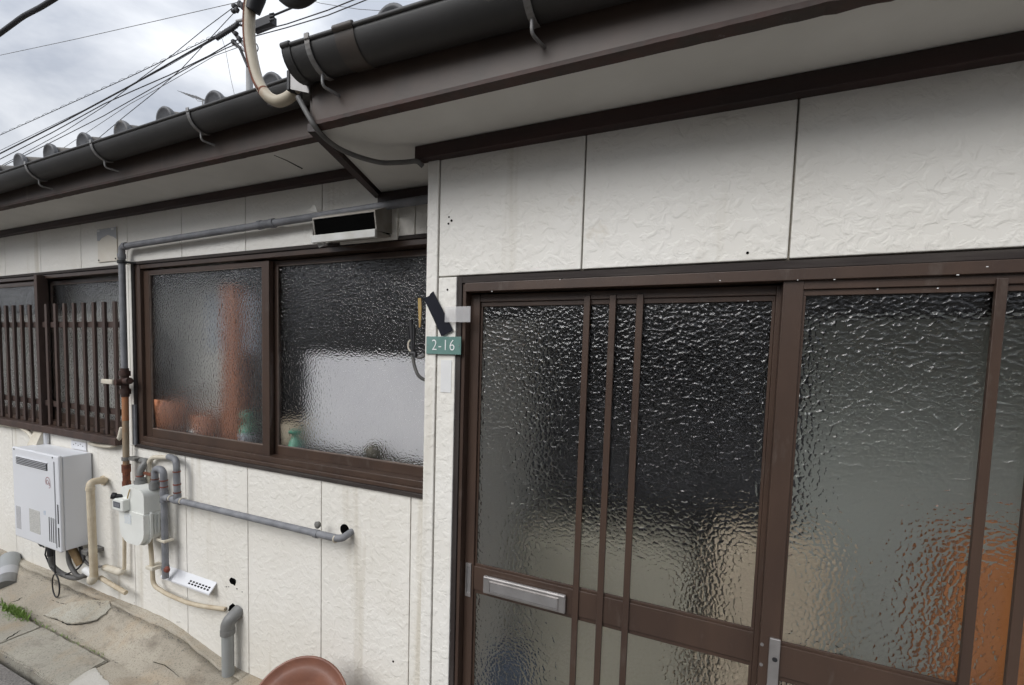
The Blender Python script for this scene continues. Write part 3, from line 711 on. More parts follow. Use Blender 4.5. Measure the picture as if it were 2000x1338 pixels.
# hall: pale step and side wall
MB().box(XC + .12, 1.2, YD + .95, YD + 2.5, .10, .42).build('hall_step', M['cream_in'], house)
MB().box(.30, 1.22, YD + .70, YD + .74, .10, H(.50)).build('hall_screen', M['grey_in'], house)

def small(mb, name, mats, label, cat, group=None, origin=None):
    o = mb.build(name, mats, None, origin); tag(o, label, cat, group); return o
yk = YL + .105
small(MB().box(pt(434, 600, yk).x, pt(464, 600, yk).x, yk, yk + .06, H(-.60), H(.340), .004), 'wooden_post', M['orange_wood'], 'orange-brown wooden post blurred behind the left kitchen pane', 'post')
yk = YL + .175
small(MB().box(pt(417, 600, yk).x, pt(436, 600, yk).x, yk, yk + .01, H(-.02), H(.30)), 'bluish_sliver', M['bluewhite'], 'narrow bluish curtain left of the orange post in the kitchen window', 'sliver')  # plain bluish strips, one each side of the post
small(MB().box(pt(470, 600, yk).x, pt(503, 600, yk).x, yk, yk + .01, H(-.02), H(.30)), 'bluish_sliver', M['bluewhite'], 'wider bluish curtain right of the orange post in the kitchen window', 'sliver')
yk = YL + .19
a, b = pt(603, 690, yk), pt(822, 905, yk)
small(MB().box(a.x, -.98, yk, yk + .006, H(-.50), a.z, .001), 'splash_panel', M['foil'], 'bright white splash panel standing behind the right kitchen pane', 'panel')
def bottle(px, py, hgt, w, lab):
    yk = YL + .10; p = pt(px, py, yk); z0 = H(-.585); top = p.z
    mb = MB(); h = top - z0
    mb.lathe([(0, 0), (w, 0), (w, h * .55), (w * .75, h * .70), (w * .38, h * .80), (w * .38, h * .9), (w * .9, h * .92), (w * .9, h), (0, h)], (p.x, yk, z0), (0, 0, 1), 20)
    mb.m = [1 if min(mb.v[i].z for i in f) < z0 + h * .3 else 0 for f in mb.f]
    small(mb, 'detergent_bottle', [M['green_plastic'], M['bluewhite']], lab, 'bottle', 'green bottles on the kitchen counter', (p.x, yk, z0))
bottle(483, 806, 0, .034, 'green and white bottle at the foot of the orange post')
bottle(577, 840, 0, .034, 'green and white bottle beside the white splash panel')
yk = YL + .155
for (px0, px1, py, m, nm, lab, cat) in ((322, 372, 775, 'orange_wood', 'storage_tub', 'rust-orange tub low in the left corner of the kitchen window', 'tub'), (392, 434, 805, 'orange_wood', 'storage_tub', 'rust-orange tub between tap and orange post', 'tub'), (545, 590, 820, 'cream_in', 'storage_tub', 'cream tub low in the right kitchen pane', 'tub')):
    a, b = pt(px0, py, yk), pt(px1, py, yk)
    mb = MB(); w = (b.x - a.x) / 2; mb.lathe([(0, 0), (w * .8, 0), (w, a.z - H(-.585)), (w * .93, a.z - H(-.585)), (w * .75, .02), (0, .02)], ((a.x + b.x) / 2, yk, H(-.585)), (0, 0, 1), 20)
    small(mb, nm, M[m], lab, cat, None, ((a.x + b.x) / 2, yk, H(-.585)))
yk = YL + .14
a = pt(380, 840, yk); small(MB().tube([(a.x, yk, H(-.59)), (a.x, yk, pt(380, 765, yk).z), (a.x + .10, yk + .04, pt(380, 755, yk).z), (a.x + .13, yk + .05, pt(380, 775, yk).z)], .011, 10, round_=.05), 'kitchen_tap', M['silver_dull'], 'grey bent tap blurred low in the left kitchen pane', 'tap')
for px, lab in ((350, 'white bowl at the lower left of the kitchen window'), (402, 'white bowl beside the tap in the kitchen window')):
    a = pt(px, 850, yk); mb = MB(); mb.lathe([(0, 0), (.03, 0), (.055, .05), (.06, .065), (.053, .06), (.02, .012), (0, .012)], (a.x, yk - .02, H(-.535)), (0, 0, 1), 18)
    small(mb, 'bowl', M['white'], lab, 'bowl', 'white bowls by the sink', (a.x, yk - .02, H(-.535)))
yk = YL + .10
a, b = pt(690, 885, yk), pt(826, 905, yk)
mb = MB().box(a.x, b.x, yk, yk + .075, H(-.585), H(-.505), .012); mb.lathe([(0, 0), (.038, 0), (.045, .02), (.043, .055), (.02, .07), (0, .072)], (a.x + .09, yk + .04, H(-.505)), (0, 0, 1), 18)
small(mb, 'gas_stove', mat('stove_olive', (.13, .115, .075), (.07, .065, .05), 12, .5), 'dark olive stove with a small pot in front of the white splash panel', 'stove', None, (a.x, yk, H(-.585)))
# hall things
yh = YD + .48
small(MB().box(XC + .16, -.02, yh, yh + .25, .10, H(-.70), .012), 'pale_block', mat('olive_block', (.47, .45, .36), (.40, .38, .30), 4, .6), 'olive-beige cabinet added to pale the mail-slot side of the sliding door', 'block', None, (-.4, yh, .10))  # pale block added to lighten the lower glass on this side
yh = YD + .46
a, b = pt(1880, 1070, yh), pt(2080, 1338, yh)
small(MB().box(a.x, a.x + .42, yh, yh + .16, .10, a.z, .03), 'orange_bag', M['orange_in'], 'orange shape glowing behind the right edge of the sliding door', 'bag')
yh = YD + .50
a = pt(1400, 1040, yh); b = pt(1620, 1338, yh)
small(MB().box(a.x, b.x, yh, yh + .20, .10, a.z, .04), 'cardboard_box', M['cream_in'], 'cream box blurred behind the meeting stiles of the sliding door', 'box')
yh = YD + .28
a = pt(1660, 1000, yh); mb = MB()
mb.lathe([(0, 0), (.09, 0), (.12, .3), (.10, .55), (.05, .62), (0, .63)], (a.x, yh + .1, .10), (0, 0, 1), 20)
small(mb, 'dark_coat', M['dark_in'], 'dark bundle behind the right leaf of the sliding door', 'coat', None, (a.x, yh + .1, .10))
yh = YD + .3
a = pt(960, 1290, yh); small(MB().box(a.x - .02, a.x + .12, yh, yh + .1, .10, a.z, .01), 'blue_box', M['blue_in'], 'bluish box behind the low corner of the sliding door', 'box')

# ------------------------------------------------------------------ things on the walls
# house-number plate
sgY = YD - .008
a, b = pt(833, 657, sgY), pt(900, 693, sgY)
sg = thing('number_plate', 'green enamel plate reading 2-16 on the white corner board', 'sign', ((a.x + b.x) / 2, YD, (a.z + b.z) / 2))
MB().box(a.x, b.x, sgY - .001, sgY + .0025, b.z, a.z, .001).build('plate', M['sign'], sg)
fc = bpy.data.curves.new('numerals', 'FONT'); fc.body = '2-16'; fc.size = .050; fc.align_x = 'CENTER'; fc.align_y = 'CENTER'; fc.extrude = .0004; fc.offset = -.0006; fc.space_character = 1.12
fo = bpy.data.objects.new('numerals', fc); COL.objects.link(fo); fo.parent = sg; fo.rotation_euler = (pi / 2, 0, 0); fo.scale = (.88, 1, 1)
fc.materials.append(M['white']); bpy.context.view_layer.update()
nm_ = bpy.data.meshes.new_from_object(fo.evaluated_get(bpy.context.evaluated_depsgraph_get())); bpy.data.objects.remove(fo)
fo = bpy.data.objects.new('numerals', nm_); COL.objects.link(fo); fo.parent = sg; fo.rotation_euler = (pi / 2, 0, 0); fo.scale = (.88, 1, 1); fo.location = (.0, sgY - .0016 - YD, -.0005)
for x in (a.x + .006, b.x - .006): MB().cyl((x, sgY - .001, (a.z + b.z) / 2), (x, sgY - .003, (a.z + b.z) / 2), .0016, n=10).build('screw', M['silver_dull'], sg)
# dark tape
ty = YD - .0075
tp = [pt(*p, ty) for p in ((827, 582), (836, 579), (839, 577), (840, 574), (846, 569), (865, 606), (885, 645), (862, 657), (846, 622))]
tp[0].x = max(tp[0].x, XC - .006)
small(MB().prism(tp, (0, .0016, 0)), 'tape_strip', M['navy'], 'dark navy strip of tape slanting across the white corner board', 'tape', None, tp[6])
ay = YD - .0125
a, b = pt(869, 599, ay), pt(918, 629, ay)
small(MB().box(a.x, b.x, ay, ay + .003, b.z, a.z), 'acrylic_plate', M['acrylic'], 'small translucent plate above the number plate, overlapping the door frame', 'plate', None, ((a.x + b.x) / 2, ay, b.z))
a, b = pt(862, 703, YD), pt(881, 767, YD)
small(MB().box(a.x, b.x, YD - .0016, YD + .002, b.z, a.z), 'sticker', M['sticker'], 'blank upright white sticker below the number plate', 'sticker', None, (a.x, YD, b.z))
# brown strip, yellowed tape and cable bundle on the porch flank
wx = XC - .004
py0 = YL - .10
strip = MB().box(XC - .012, XC - .001, YL - .17, YL - .12, pt(826, 690, YL - .15).z, pt(826, 545, YL - .15).z, .001)
small(strip, 'wooden_strip', M['brown_wood'], 'reddish-brown wooden strip on the porch flank beside the kitchen window', 'strip', None, (XC, YL - .15, 1.6))
ya = YL - .19
small(MB().prism([pt(816, 582, ya), pt(822, 582, ya), pt(823, 600, ya), pt(821, 638, ya), pt(818, 640, ya), pt(817, 610, ya)], (0, .004, 0)), 'yellow_strip', M['yellow'], 'torn yellowed strip hanging left of the dark tape', 'strip', None, pt(819, 640, ya))
yc_ = YL - .14
cb = thing('cable_bundle', 'black taped bundle of cable ends hanging before the kitchen window edge', 'cable', pt(804, 740, yc_))
mb = MB()
for (x0, y0_, x1, y1_, r) in ((803, 625, 806, 688, .008), (797, 636, 802, 675, .004), (808, 634, 809, 672, .0045), (811, 640, 808, 690, .004), (800, 630, 804, 660, .004)):
    p, q = pt(x0, y0_, yc_ + random.uniform(-.01, .01)), pt(x1, y1_, yc_); m_ = (p + q) / 2 + Vector((random.uniform(-.004, .004), 0, 0)); mb.tube([p, m_, q], r, 8)
mb.build('cable_end', M['black'], cb)
MB().tube([pt(801, 690, yc_ - .005), pt(811, 690, yc_ - .005), pt(811, 697, yc_ - .005)], .009, 8).build('cable_tie', M['black'], cb)
mb = MB().tube([pt(806, 695, yc_), pt(809, 715, yc_), pt(816, 733, yc_), pt(826, 741, yc_ + .01), pt(838, 744, yc_ + .02)], .0065, 10, round_=.02)
mb.tube([pt(809, 694, yc_), pt(817, 699, yc_), pt(826, 697, yc_), pt(836, 690, yc_ + .02)], .006, 10, round_=.02)
mb.build('cable', M['wire_grey'], cb)
MB().tube([pt(803, 688, yc_ - .006), pt(797, 680, yc_ - .006), pt(798, 668, yc_ - .006), pt(802, 664, yc_ - .006)], .0035, 8, round_=.02).build('cable_loop', M['cream'], cb)
# small spots: screw holes in the porch siding
for (px, py, r) in ((877, 424, .0030), (882, 431, .004), (876, 437, .0036), (874, 566, .0035), (1460, 494, .0035), (1098, 545, .003)):
    p = pt(px, py, YD); MB().cyl((p.x, YD - .0008, p.z), (p.x, YD + .003, p.z), r, n=8).build('screw_hole', M['void'], wall_d)
for (px, py, r) in ((768, 1292, .005), (443, 1146, .0035), (447, 1146, .003), (463, 1150, .004), (473, 1156, .003), (440, 1146, .002)):
    p = pt(px, py, YL); MB().cyl((p.x, YL - .0008, p.z), (p.x, YL + .003, p.z), r, n=8).build('screw_hole', M['void'], wall_l)

# steel cover plate near the eaves
a, b = pt(190, 448, YL - .006), pt(229, 509, YL - .006)
cp = thing('cover_plate', 'cream metal cover plate with peeled grey top under the eaves', 'plate', ((a.x + b.x) / 2, YL, b.z))
MB().box(a.x, b.x, YL - .007, YL - .001, b.z, a.z, .001).build('plate', M['plate_cream'], cp)
zz = a.z - (a.z - b.z) * .30
pk = [(a.x, a.z - .003), (b.x, a.z - .003), (b.x, zz - .012), (b.x - .03, zz + .002), ((a.x + b.x) / 2 + .01, zz + .018), (a.x + .05, zz + .004), (a.x + .02, zz - .012), (a.x, zz - .010)]
MB().prism([(x, YL - .0085, z) for x, z in pk], (0, .002, 0)).build('peeled_area', M['heater_grey'], cp)
for x in (a.x + .02, b.x - .035): MB().box(x - .014, x + .014, YL - .0105, YL - .008, a.z - .018, a.z - .006, .001).build('tape_scrap', M['sticker'], cp)
for x in (a.x + .012, b.x - .012): MB().cyl((x, YL - .0105, b.z + .012), (x, YL - .006, b.z + .012), .004, n=10).build('screw', M['void'], cp)

# range-hood outlet
yh = YL - .115
hood = thing('vent_hood', 'dirty metal range-hood outlet with dark open mouth above the kitchen window', 'vent hood', (-1.39, YL, H(.50)))
TL, TR, BR, BL = pt(615, 434, yh), pt(736, 413, yh), pt(742, 447, yh), pt(627, 463, yh)
x0, x1 = -1.555, -1.225
tf, bf = H(.552), H(.478); th = .006; yt = yh - .0; ybk = yh - .030
# mouth leans outward at its lower edge: upper front edge at yt, lower at ybk
def quadbox(pts, off): return MB().prism(pts, off)
topz_w = H(.605)
mb = MB(); mb.prism([(x0, yh + .0, tf), (x0, YL - .001, topz_w), (x0, YL - .001, topz_w - th), (x0, yh, tf - th)], (x1 - x0, 0, 0))
mb.build('hood_top', M['hood'], hood)
for x, nm in ((x0, 'hood_side'), (x1 - th, 'hood_side')):
    MB().prism([(x, yh, tf - th), (x, YL - .001, topz_w - th), (x, YL - .001, H(.488)), (x, yh + .012, H(.478))], (th, 0, 0)).build(nm, M['hood'], hood)
mb = MB(); mb.box(x0 + th, x1 - th, yh + .012, YL - .001, H(.474), H(.480)); mb.build('hood_floor', M['hood'], hood)
mb = MB(); mb.box(x0 - .004, x1 + .004, yh - .004, yh + .011, H(.448), H(.480), .003); mb.build('hood_lip', M['hood_white'], hood)
MB().box(x0 + .008, x1 - .008, yh + .014, YL - .02, H(.4805), H(.483)).build('floor_grime_shade', M['void'], hood)  # black layer on the floor: grime plus painted shade inside the mouth
MB().prism([(x0 + .007, yh + .004, tf - .008), (x0 + .007, yh + .013, H(.4835)), (x0 + .007, yh + .017, H(.4835)), (x0 + .007, yh + .008, tf - .008)], (x1 - x0 - .014, 0, 0)).build('mouth_shade_sheet', M['void'], hood)  # black sheet across the open mouth paints in its inner shade
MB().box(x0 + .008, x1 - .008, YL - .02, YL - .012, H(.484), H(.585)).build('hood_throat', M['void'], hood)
mb = MB(); mb.prism([(x0 - .002, yh + .004, tf - .005), (x0 - .030, YL - .014, tf + .03), (x0 - .032, YL - .014, H(.47)), (x0 - .004, yh + .006, H(.482))], (0, .003, 0)); mb.build('bent_flange', M['hood_white'], hood)
mb = MB(); mb.prism([pt(619, 474, yh + .02), pt(637, 476, yh + .02), pt(623, 484, yh + .02)], (0, .003, 0)); mb.build('bent_flap', M['hood_white'], hood)
mb = MB(); mb.prism([pt(598, 412, YL - .03), pt(615, 399, YL - .03), pt(620, 414, YL - .03)], (0, .003, 0)); mb.build('flashing_corner', M['siding'], hood)
mb = MB(); mb.box(x0 + .05, -1.20, YL - .009, YL - .0004, H(.463), H(.492), .001); mb.build('backing_board', M['siding'], hood)

# long grey pipe: along under the eaves and down to the valve
yp = YL - .045
gpipe = thing('gas_pipe', 'long grey pipe under the eaves turning down past the kitchen window', 'pipe', (-3.085, YL, H(-.70)))
zr = lambda x: H(.556) + (x + 3.04) * .0190
cx_, top_z = -3.088, zr(-3.08)
MB().tube([(XC + .05, yp, zr(XC)), (-3.03, yp, zr(-3.03)), (cx_, yp, zr(-3.05)), (cx_, yp, H(.40)), (cx_, yp, H(-.16))], .0165, 16, round_=.035).build('pipe_run', M['pipe'], gpipe)
mb = MB()
xk = pt(520, 437, yp).x
for x in (xk - .05, xk + .03): mb.cyl((x, yp, zr(x)), (x + .025, yp, zr(x + .025)), .0205)
mb.cyl((xk - .05, yp, zr(xk - .05)), (xk + .05, yp, zr(xk + .05)), .0188); mb.build('coupling', M['pipe'], gpipe)
mb = MB(); mb.cyl((-3.035, yp, zr(-3.035)), (-3.06, yp, zr(-3.06)), .0205); mb.cyl((cx_, yp, H(.515)), (cx_, yp, H(.49)), .0205); mb.build('elbow_collar', M['pipe'], gpipe)
mb = MB(); mb.cyl((cx_, yp, H(.478)), (cx_, yp, H(.462)), .0225); mb.tube([(cx_ + .02, yp, H(.47)), (cx_ + .05, YL, H(.468))], .006, 8); mb.build('pipe_clamp', M['black'], gpipe)
# valve
v = thing('gas_valve', 'dark rusty valve with a pale lever at the foot of the grey pipe', 'valve', (cx_, YL, H(-.30)))
mb = MB(); mb.cyl((cx_, yp, H(-.135)), (cx_, yp, H(-.30)), .021, n=14); mb.cyl((cx_, yp, H(-.15)), (cx_, yp, H(-.18)), .028, n=6); mb.cyl((cx_, yp, H(-.255)), (cx_, yp, H(-.285)), .028, n=6)
mb.cyl((cx_ - .055, yp - .005, H(-.222)), (cx_ + .06, yp - .005, H(-.205)), .019, n=12); mb.cyl((cx_, yp, H(-.215)), (cx_, yp - .05, H(-.215)), .018, n=12)
mb.build('valve_body', mat('dark_rust_bronze', (.035, .020, .016), (.06, .028, .02), 40, .75, .001, 120), v)
MB().box(cx_ - .125, cx_ - .01, yp - .060, yp - .046, H(-.228), H(-.200), .006).build('lever', M['cream'], v)
# rusty pipe below the valve
rp = thing('rusty_pipe', 'orange-rusted pipe below the valve at the window corner', 'pipe', (cx_, YL, H(-.86)))
MB().cyl((cx_, yp, H(-.285)), (cx_ - .003, yp, H(-.44)), .0168, n=16).build('pipe_run', M['rust_paint'], rp)
MB().cyl((cx_ - .003, yp, H(-.44)), (cx_ - .008, yp, H(-.72)), .0162, n=16).build('pipe_run', M['rust_faded'], rp)
mb = MB(); mb.cyl((cx_ - .007, yp, H(-.655)), (cx_ - .007, yp, H(-.675)), .022); mb.box(cx_ - .004, cx_ + .075, yp + .0, YL - .002, H(-.672), H(-.656)); mb.build('pipe_clamp', M['pipe_dark'], rp)
mb = MB()
for za, zb_, r in ((-.70, -.745, .023), (-.745, -.80, .019), (-.80, -.845, .022)): mb.cyl((cx_ - .008, yp, H(za)), (cx_ - .008, yp, H(zb_)), r, n=14)
mb.build('union_nut', M['rust'], rp)
# thin beige pipe continuing down and along the wall foot
ypb = YL - .03
small(MB().tube([(cx_ - .03, ypb, H(-.80)), pt(243, 1000, ypb), pt(243, 1112, ypb), pt(236, 1118, ypb - .01), pt(203, 1106, ypb - .03)], .0095, 12, round_=.03), 'water_pipe', M['beige'], 'thin beige pipe dropping behind the gas meter and turning left', 'pipe', None, pt(243, 1112, ypb))

# ------------------------------------------------------------------ water heater
hx0, hx1, hz0, hz1 = -4.13, -3.555, H(-1.275), H(-.688); hy = YL - .172
wh = thing('water_heater', 'white wall-mounted gas water heater under the barred window', 'water heater', ((hx0 + hx1) / 2, YL, hz0))
MB().box(hx0, hx1, hy + .022, YL - .004, hz0, hz1, .006).build('casing', M['heater'], wh)
fp_ = MB().box(hx0 - .004, hx1 + .004, hy, hy + .021, hz0 - .004, hz1 + .006, .008).build('front_panel', M['heater'], wh)
sx0, sx1 = hx0 + .055, hx1 - .125; sz1 = hz1 - .050; sz0 = sz1 - .050
MB().box(sx0, sx1, hy - .0025, hy + .004, sz0, sz1, .010).build('exhaust_outlet', M['black'], wh)
for k in range(4): MB().box(sx0 + .006, sx1 - .006, hy - .007, hy - .001, sz0 + .008 + k * .0105, sz0 + .0115 + k * .0105).build('exhaust_slat', M['heater_grey'], wh)
MB().box(sx0 - .006, sx1 + .006, hy - .005, hy - .001, sz1 - .002, sz1 + .004, .001).build('exhaust_rim', M['heater'], wh)
rib = MB(); rib.box(hx1 - .045, hx1 - .040, hy - .004, hy + .001, hz0 + .02, hz1 - .03); rib.build('panel_fold', M['heater_grey'], wh)
lg = MB(); lc = Vector((hx1 - .125, hy - .0012, hz1 - .165))
def arc(c, r, a0, a1, w, n=18):
    vs = []; fs = []
    for i in range(n + 1):
        t = a0 + (a1 - a0) * i / n
        for rr in (r - w, r + w): vs.append((c.x + rr * cos(t), c.y, c.z + rr * sin(t)))
    fs = [(2 * i, 2 * i + 1, 2 * i + 3, 2 * i + 2) for i in range(n)]; return vs, fs
lg.add(*arc(lc, .027, radians(-60), radians(230), .0028)); lg.add(*arc(lc + Vector((-.004, 0, -.004)), .013, 0, 2 * pi, .0025)); lg.add(*arc(lc + Vector((.012, 0, -.022)), .016, radians(-100), radians(110), .0022))
lg.build('round_emblem', mat('faded_red_print', (.42, .26, .27), None, 10, .6), wh)
MB().box(hx0 + .20, hx0 + .335, hy - .001, hy + .002, hz0 + .065, hz0 + .215).build('rating_label', mat('label_print', (.55, .54, .51), (.40, .40, .38), 140, .6, stretch=(.3, 1, 1.5)), wh)
MB().box(hx0 + .025, hx0 + .085, hy - .001, hy + .002, hz0 + .055, hz0 + .205).build('rating_label', mat('label_print_small', (.52, .52, .52), (.36, .36, .38), 160, .6, stretch=(2, 1, .3)), wh)
MB().box(hx1 - .190, hx1 - .165, hy - .001, hy + .002, hz0 + .205, hz0 + .232).build('blue_sticker', mat('blue_print', (.36, .46, .60), (.6, .6, .6), 120, .6), wh)
for k in range(4): MB().box(hx1 - .130 + k * .024, hx1 - .122 + k * .024, hy - .0012, hy + .002, hz0 + .045, hz0 + .20).build('vent_slot', M['black'], wh)
for z in (hz0 + .03, hz0 + .175): MB().box(hx1 - .022, hx1 - .010, hy - .0012, hy + .002, z, z + .12).build('vent_slot', M['black'], wh)
for x in (hx0 + .03, hx1 - .06): MB().cyl((x, hy - .002, hz1 - .008), (x, hy + .002, hz1 - .008), .005, n=10).build('screw', M['black'], wh)
MB().box(hx0 - .02, hx0 + .055, YL - .030, YL - .002, hz1 - .01, hz1 + .085, .012).build('wall_bracket', M['heater'], wh)
MB().box(hx0 + .34, hx1 - .06, YL - .008, YL - .001, hz1 + .002, hz1 + .055, .002).build('wall_bracket', M['heater'], wh)
for k in range(5): MB().cyl((hx0 + .37 + k * .028, YL - .009, hz1 + .030 + .010 * (k % 2)), (hx0 + .37 + k * .028, YL - .006, hz1 + .030 + .010 * (k % 2)), .004, n=8).build('screw', M['black'], wh)
# hoses and cables below it
hose = MB(); zb0 = hz0
hose.cyl((hx0 + .30, hy + .06, zb0), (hx0 + .30, hy + .06, zb0 - .10), .020, n=14); hose.build('hose_fitting', M['black'], wh)
MB().tube([(hx0 + .30, hy + .06, zb0 - .10), (hx0 + .30, hy + .06, zb0 - .17), (hx0 + .36, hy + .08, zb0 - .215), (hx0 + .50, hy + .10, zb0 - .23), pt(172, 1120, YL - .06)], .016, 12, round_=.06).build('hose', M['wire_grey'], wh)
MB().tube([(hx0 + .47, hy + .08, zb0), (hx0 + .46, hy + .08, zb0 - .12), (hx0 + .54, hy + .09, zb0 - .20), pt(170, 1125, YL - .05)], .013, 12, round_=.07).build('hose', M['wire_grey'], wh)
MB().cyl((hx0 + .49, hy + .08, zb0), (hx0 + .56, hy + .1, zb0 - .12), .022, n=12).build('brass_valve', mat('brass', (.36, .24, .11), (.25, .17, .09), 20, .5, metal=.4), wh)
mb = MB(); P_ = []
for k in range(30):
    t = k / 29 * 2 * pi; P_.append((hx0 + .385 + .055 * sin(t) * .8, hy + .045, zb0 - .275 + .075 * cos(t)))
mb.tube([(hx0 + .37, hy + .05, zb0 - .02), (hx0 + .38, hy + .045, zb0 - .19)] + P_, .0042, 6); mb.build('cable_loop', M['black'], wh)
mb = MB(); P_ = [(hx0 + .17 + .03 * cos(t * .9) + t * .006, hy + .05, zb0 - .03 + .024 * sin(t * .9)) for t in range(14)]
mb.tube(P_ + [(hx0 + .25, hy + .05, zb0 - .10), (hx0 + .31, hy + .05, zb0 - .17), (hx0 + .38, hy + .05, zb0 - .19)], .0045, 6); mb.build('cable', M['black'], wh)
for dx in (.0, .02): MB().tube([(hx1 - .03 - dx, YL - .06, zb0), (hx1 - .01 - dx, YL - .06, zb0 - .09), (hx1 + .06, YL - .05, zb0 - .13), pt(203, 1106, YL - .05)], .0075, 8, round_=.06).build('cable', M['wire_grey'], wh)
MB().tube([(hx1 - .05, YL - .07, zb0), (hx1 + .03, YL - .06, zb0 - .05), (hx1 - .03, YL - .07, zb0 - .15), (hx0 + .42, hy + .08, zb0 - .21)], .005, 8, round_=.06).build('cable', M['black'], wh)

# lagged upright pipe beside the heater
yu = YL - .10
up_ = thing('lagged_pipe', 'thick beige lagged pipe standing beside the water heater', 'pipe', pt(184, 1140, yu))
a, b = pt(176, 955, yu), pt(184, 1132, yu)
MB().tube([pt(203, 938, YL - .0), pt(203, 938, YL - .03), (a.x, yu, pt(176, 941, yu).z), (a.x + .002, yu, a.z - .02), (b.x, yu, b.z)], .0205, 16, round_=.05).build('pipe_run', M['beige'], up_)
mb = MB(); mb.cyl((a.x + .002, yu, a.z + .012), (a.x + .002, yu, a.z - .006), .0235); 
w_ = pt(203, 938, YL); mb.cyl((w_.x, YL - .010, w_.z), (w_.x, YL - .001, w_.z), .030); mb.build('collar', M['beige'], up_)
MB().tube([(b.x, yu, b.z + .02), (b.x - .005, yu - .01, b.z - .01), (b.x - .05, yu + .01, b.z - .005)], .024, 14, round_=.03).build('elbow', M['cream'], up_)
mb = MB(); q = pt(172, 1118, yu); mb.cyl(q + Vector((-.03, 0, .012)), q + Vector((.03, .01, -.01)), .022, n=12); mb.build('plastic_fitting', M['sticker'], up_)
p = pt(200, 1070, YL); MB().box(p.x - .045, p.x + .02, YL - .09, YL - .001, p.z - .016, p.z + .012, .003).build('pipe_bracket', M['pipe_dark'], up_)
# elbow of the pipe that turns to the heater, low
small(MB().tube([pt(205, 1108, YL - .05), pt(236, 1118, YL - .05), pt(240, 1112, YL - .04)], .020, 12, round_=.02), 'pipe_elbow', M['cream'], 'white elbow where the thin beige pipe turns toward the heater', 'pipe elbow', None, pt(236, 1118, YL - .05))
# conduits running along the wall foot
def foot(px, py, Y): return pt(px, py, Y)
small(MB().tube([foot(196, 1128, YL - .07), foot(215, 1140, YL - .065), foot(246, 1158, YL - .06)], .013, 10, round_=.03), 'conduit', M['beige'], 'short beige conduit lying on the mortar beside the lagged pipe', 'conduit', None, foot(246, 1158, YL - .06))
mt_y = YL - .05
small(MB().tube([pt(292, 1040, mt_y), pt(297, 1100, mt_y), pt(299, 1143, mt_y), pt(325, 1160, mt_y), pt(365, 1177, mt_y), pt(395, 1184, mt_y), pt(440, 1190, YL - .01)], .0115, 12, round_=.04), 'conduit', M['beige'], 'beige conduit dropping under the gas meter and running along the wall foot', 'conduit', None, pt(299, 1143, mt_y))
p = pt(297, 1108, mt_y); small(MB().box(p.x - .03, p.x + .035, mt_y - .02, YL - .001, p.z - .010, p.z + .010, .004), 'pipe_saddle', M['cream'], 'white saddle clip on the beige conduit under the gas meter', 'clip', None, p)
small(MB().tube([pt(-60, 815, YL - .03), pt(0, 828, YL - .03), pt(40, 833, YL - .03), pt(58, 846, YL - .035), pt(66, 860, YL - .04)], .014, 12, round_=.06), 'cable_conduit', M['cream'], 'cream cable conduit entering under the barred window sill', 'conduit', None, pt(40, 833, YL - .03))
a = pt(72, 858, YL - .04)
mb = MB(); mb.prism([(a.x - .05, YL - .075, a.z - .045), (a.x - .05, YL - .002, a.z - .045), (a.x - .05, YL - .002, a.z + .055), (a.x - .05, YL - .035, a.z + .055)], (.11, 0, 0)); small(mb, 'cable_cover', M['cream'], 'cream wedge-shaped cable cover above the water heater', 'cover', None, a)
small(MB().tube([pt(176, 866, YL - .012), pt(196, 871, YL - .018), pt(221, 872, YL - .03), pt(233, 858, YL - .03), pt(238, 835, YL - .025)], .012, 12, round_=.04), 'cable_conduit', M['cream'], 'cream conduit curling up beside the rusty pipe', 'conduit', None, pt(221, 872, YL - .03))

# ------------------------------------------------------------------ gas meter and its pipework
my = YL - .135
ca = pt(232, 1000, my); cb_ = pt(306, 1000, my); mxc = (ca.x + cb_.x) / 2
mx0, mx1 = pt(233, 1010, my).x, pt(279, 1010, my).x
gm = thing('gas_meter', 'pale gas meter with dark display below the kitchen window', 'gas meter', (mxc, YL, pt(270, 1060, my).z))
zt_, zm_, zb_ = pt(250, 952, my).z, pt(255, 1001, my).z, pt(255, 1062, my).z
wM = mx1 - mx0
def rr_poly(x0, x1, z0, z1, rb, rt, y, n=8):
    P = []
    for (cx, cz, a0, r) in ((x0 + rb, z0 + rb, pi, rb), (x1 - rb, z0 + rb, 1.5 * pi, rb), (x1 - rt, z1 - rt, 0, rt), (x0 + rt, z1 - rt, .5 * pi, rt)):
        for i in range(n + 1): t = a0 + .5 * pi * i / n; P.append((cx + r * cos(t), y, cz + r * sin(t)))
    return P
MB().prism(rr_poly(mx0 + .004, mx1 + .0, zm_, zt_, .012, .045, my + .006), (0, .088, 0)).build('upper_body', M['meter'], gm)
MB().prism(rr_poly(mx0, mx1 + .004, zb_, zm_ + .004, .085, .012, my), (0, .045, 0)).build('lower_body', M['meter'], gm)
MB().prism(rr_poly(mx0 + .004, mx1 + .0, zb_ + .012, zm_ + .004, .085, .012, my + .045), (0, .055, 0)).build('rear_body', M['meter'], gm)
MB().prism(rr_poly(mx0 - .010, mx1 + .014, zb_ - .010, zm_ + .010, .09, .014, my + .030), (0, .012, 0)).build('flange', M['meter'], gm)
for k in range(7):
    t = pi + pi * (k + .5) / 7; c = Vector(((mx0 + mx1) / 2, 0, zb_ + .09)); MB().cyl((c.x + (wM / 2 + .004) * cos(t), my + .027, c.z + .094 * sin(t)), (c.x + (wM / 2 + .004) * cos(t), my + .046, c.z + .094 * sin(t)), .008, n=6).build('bolt', M['meter'], gm)
for k in range(3): MB().box(mx1 - .0, mx1 + .008, my + .052 + k * .018, my + .062 + k * .018, zb_ + .06, zm_ - .01, .002).build('rib', M['meter'], gm)
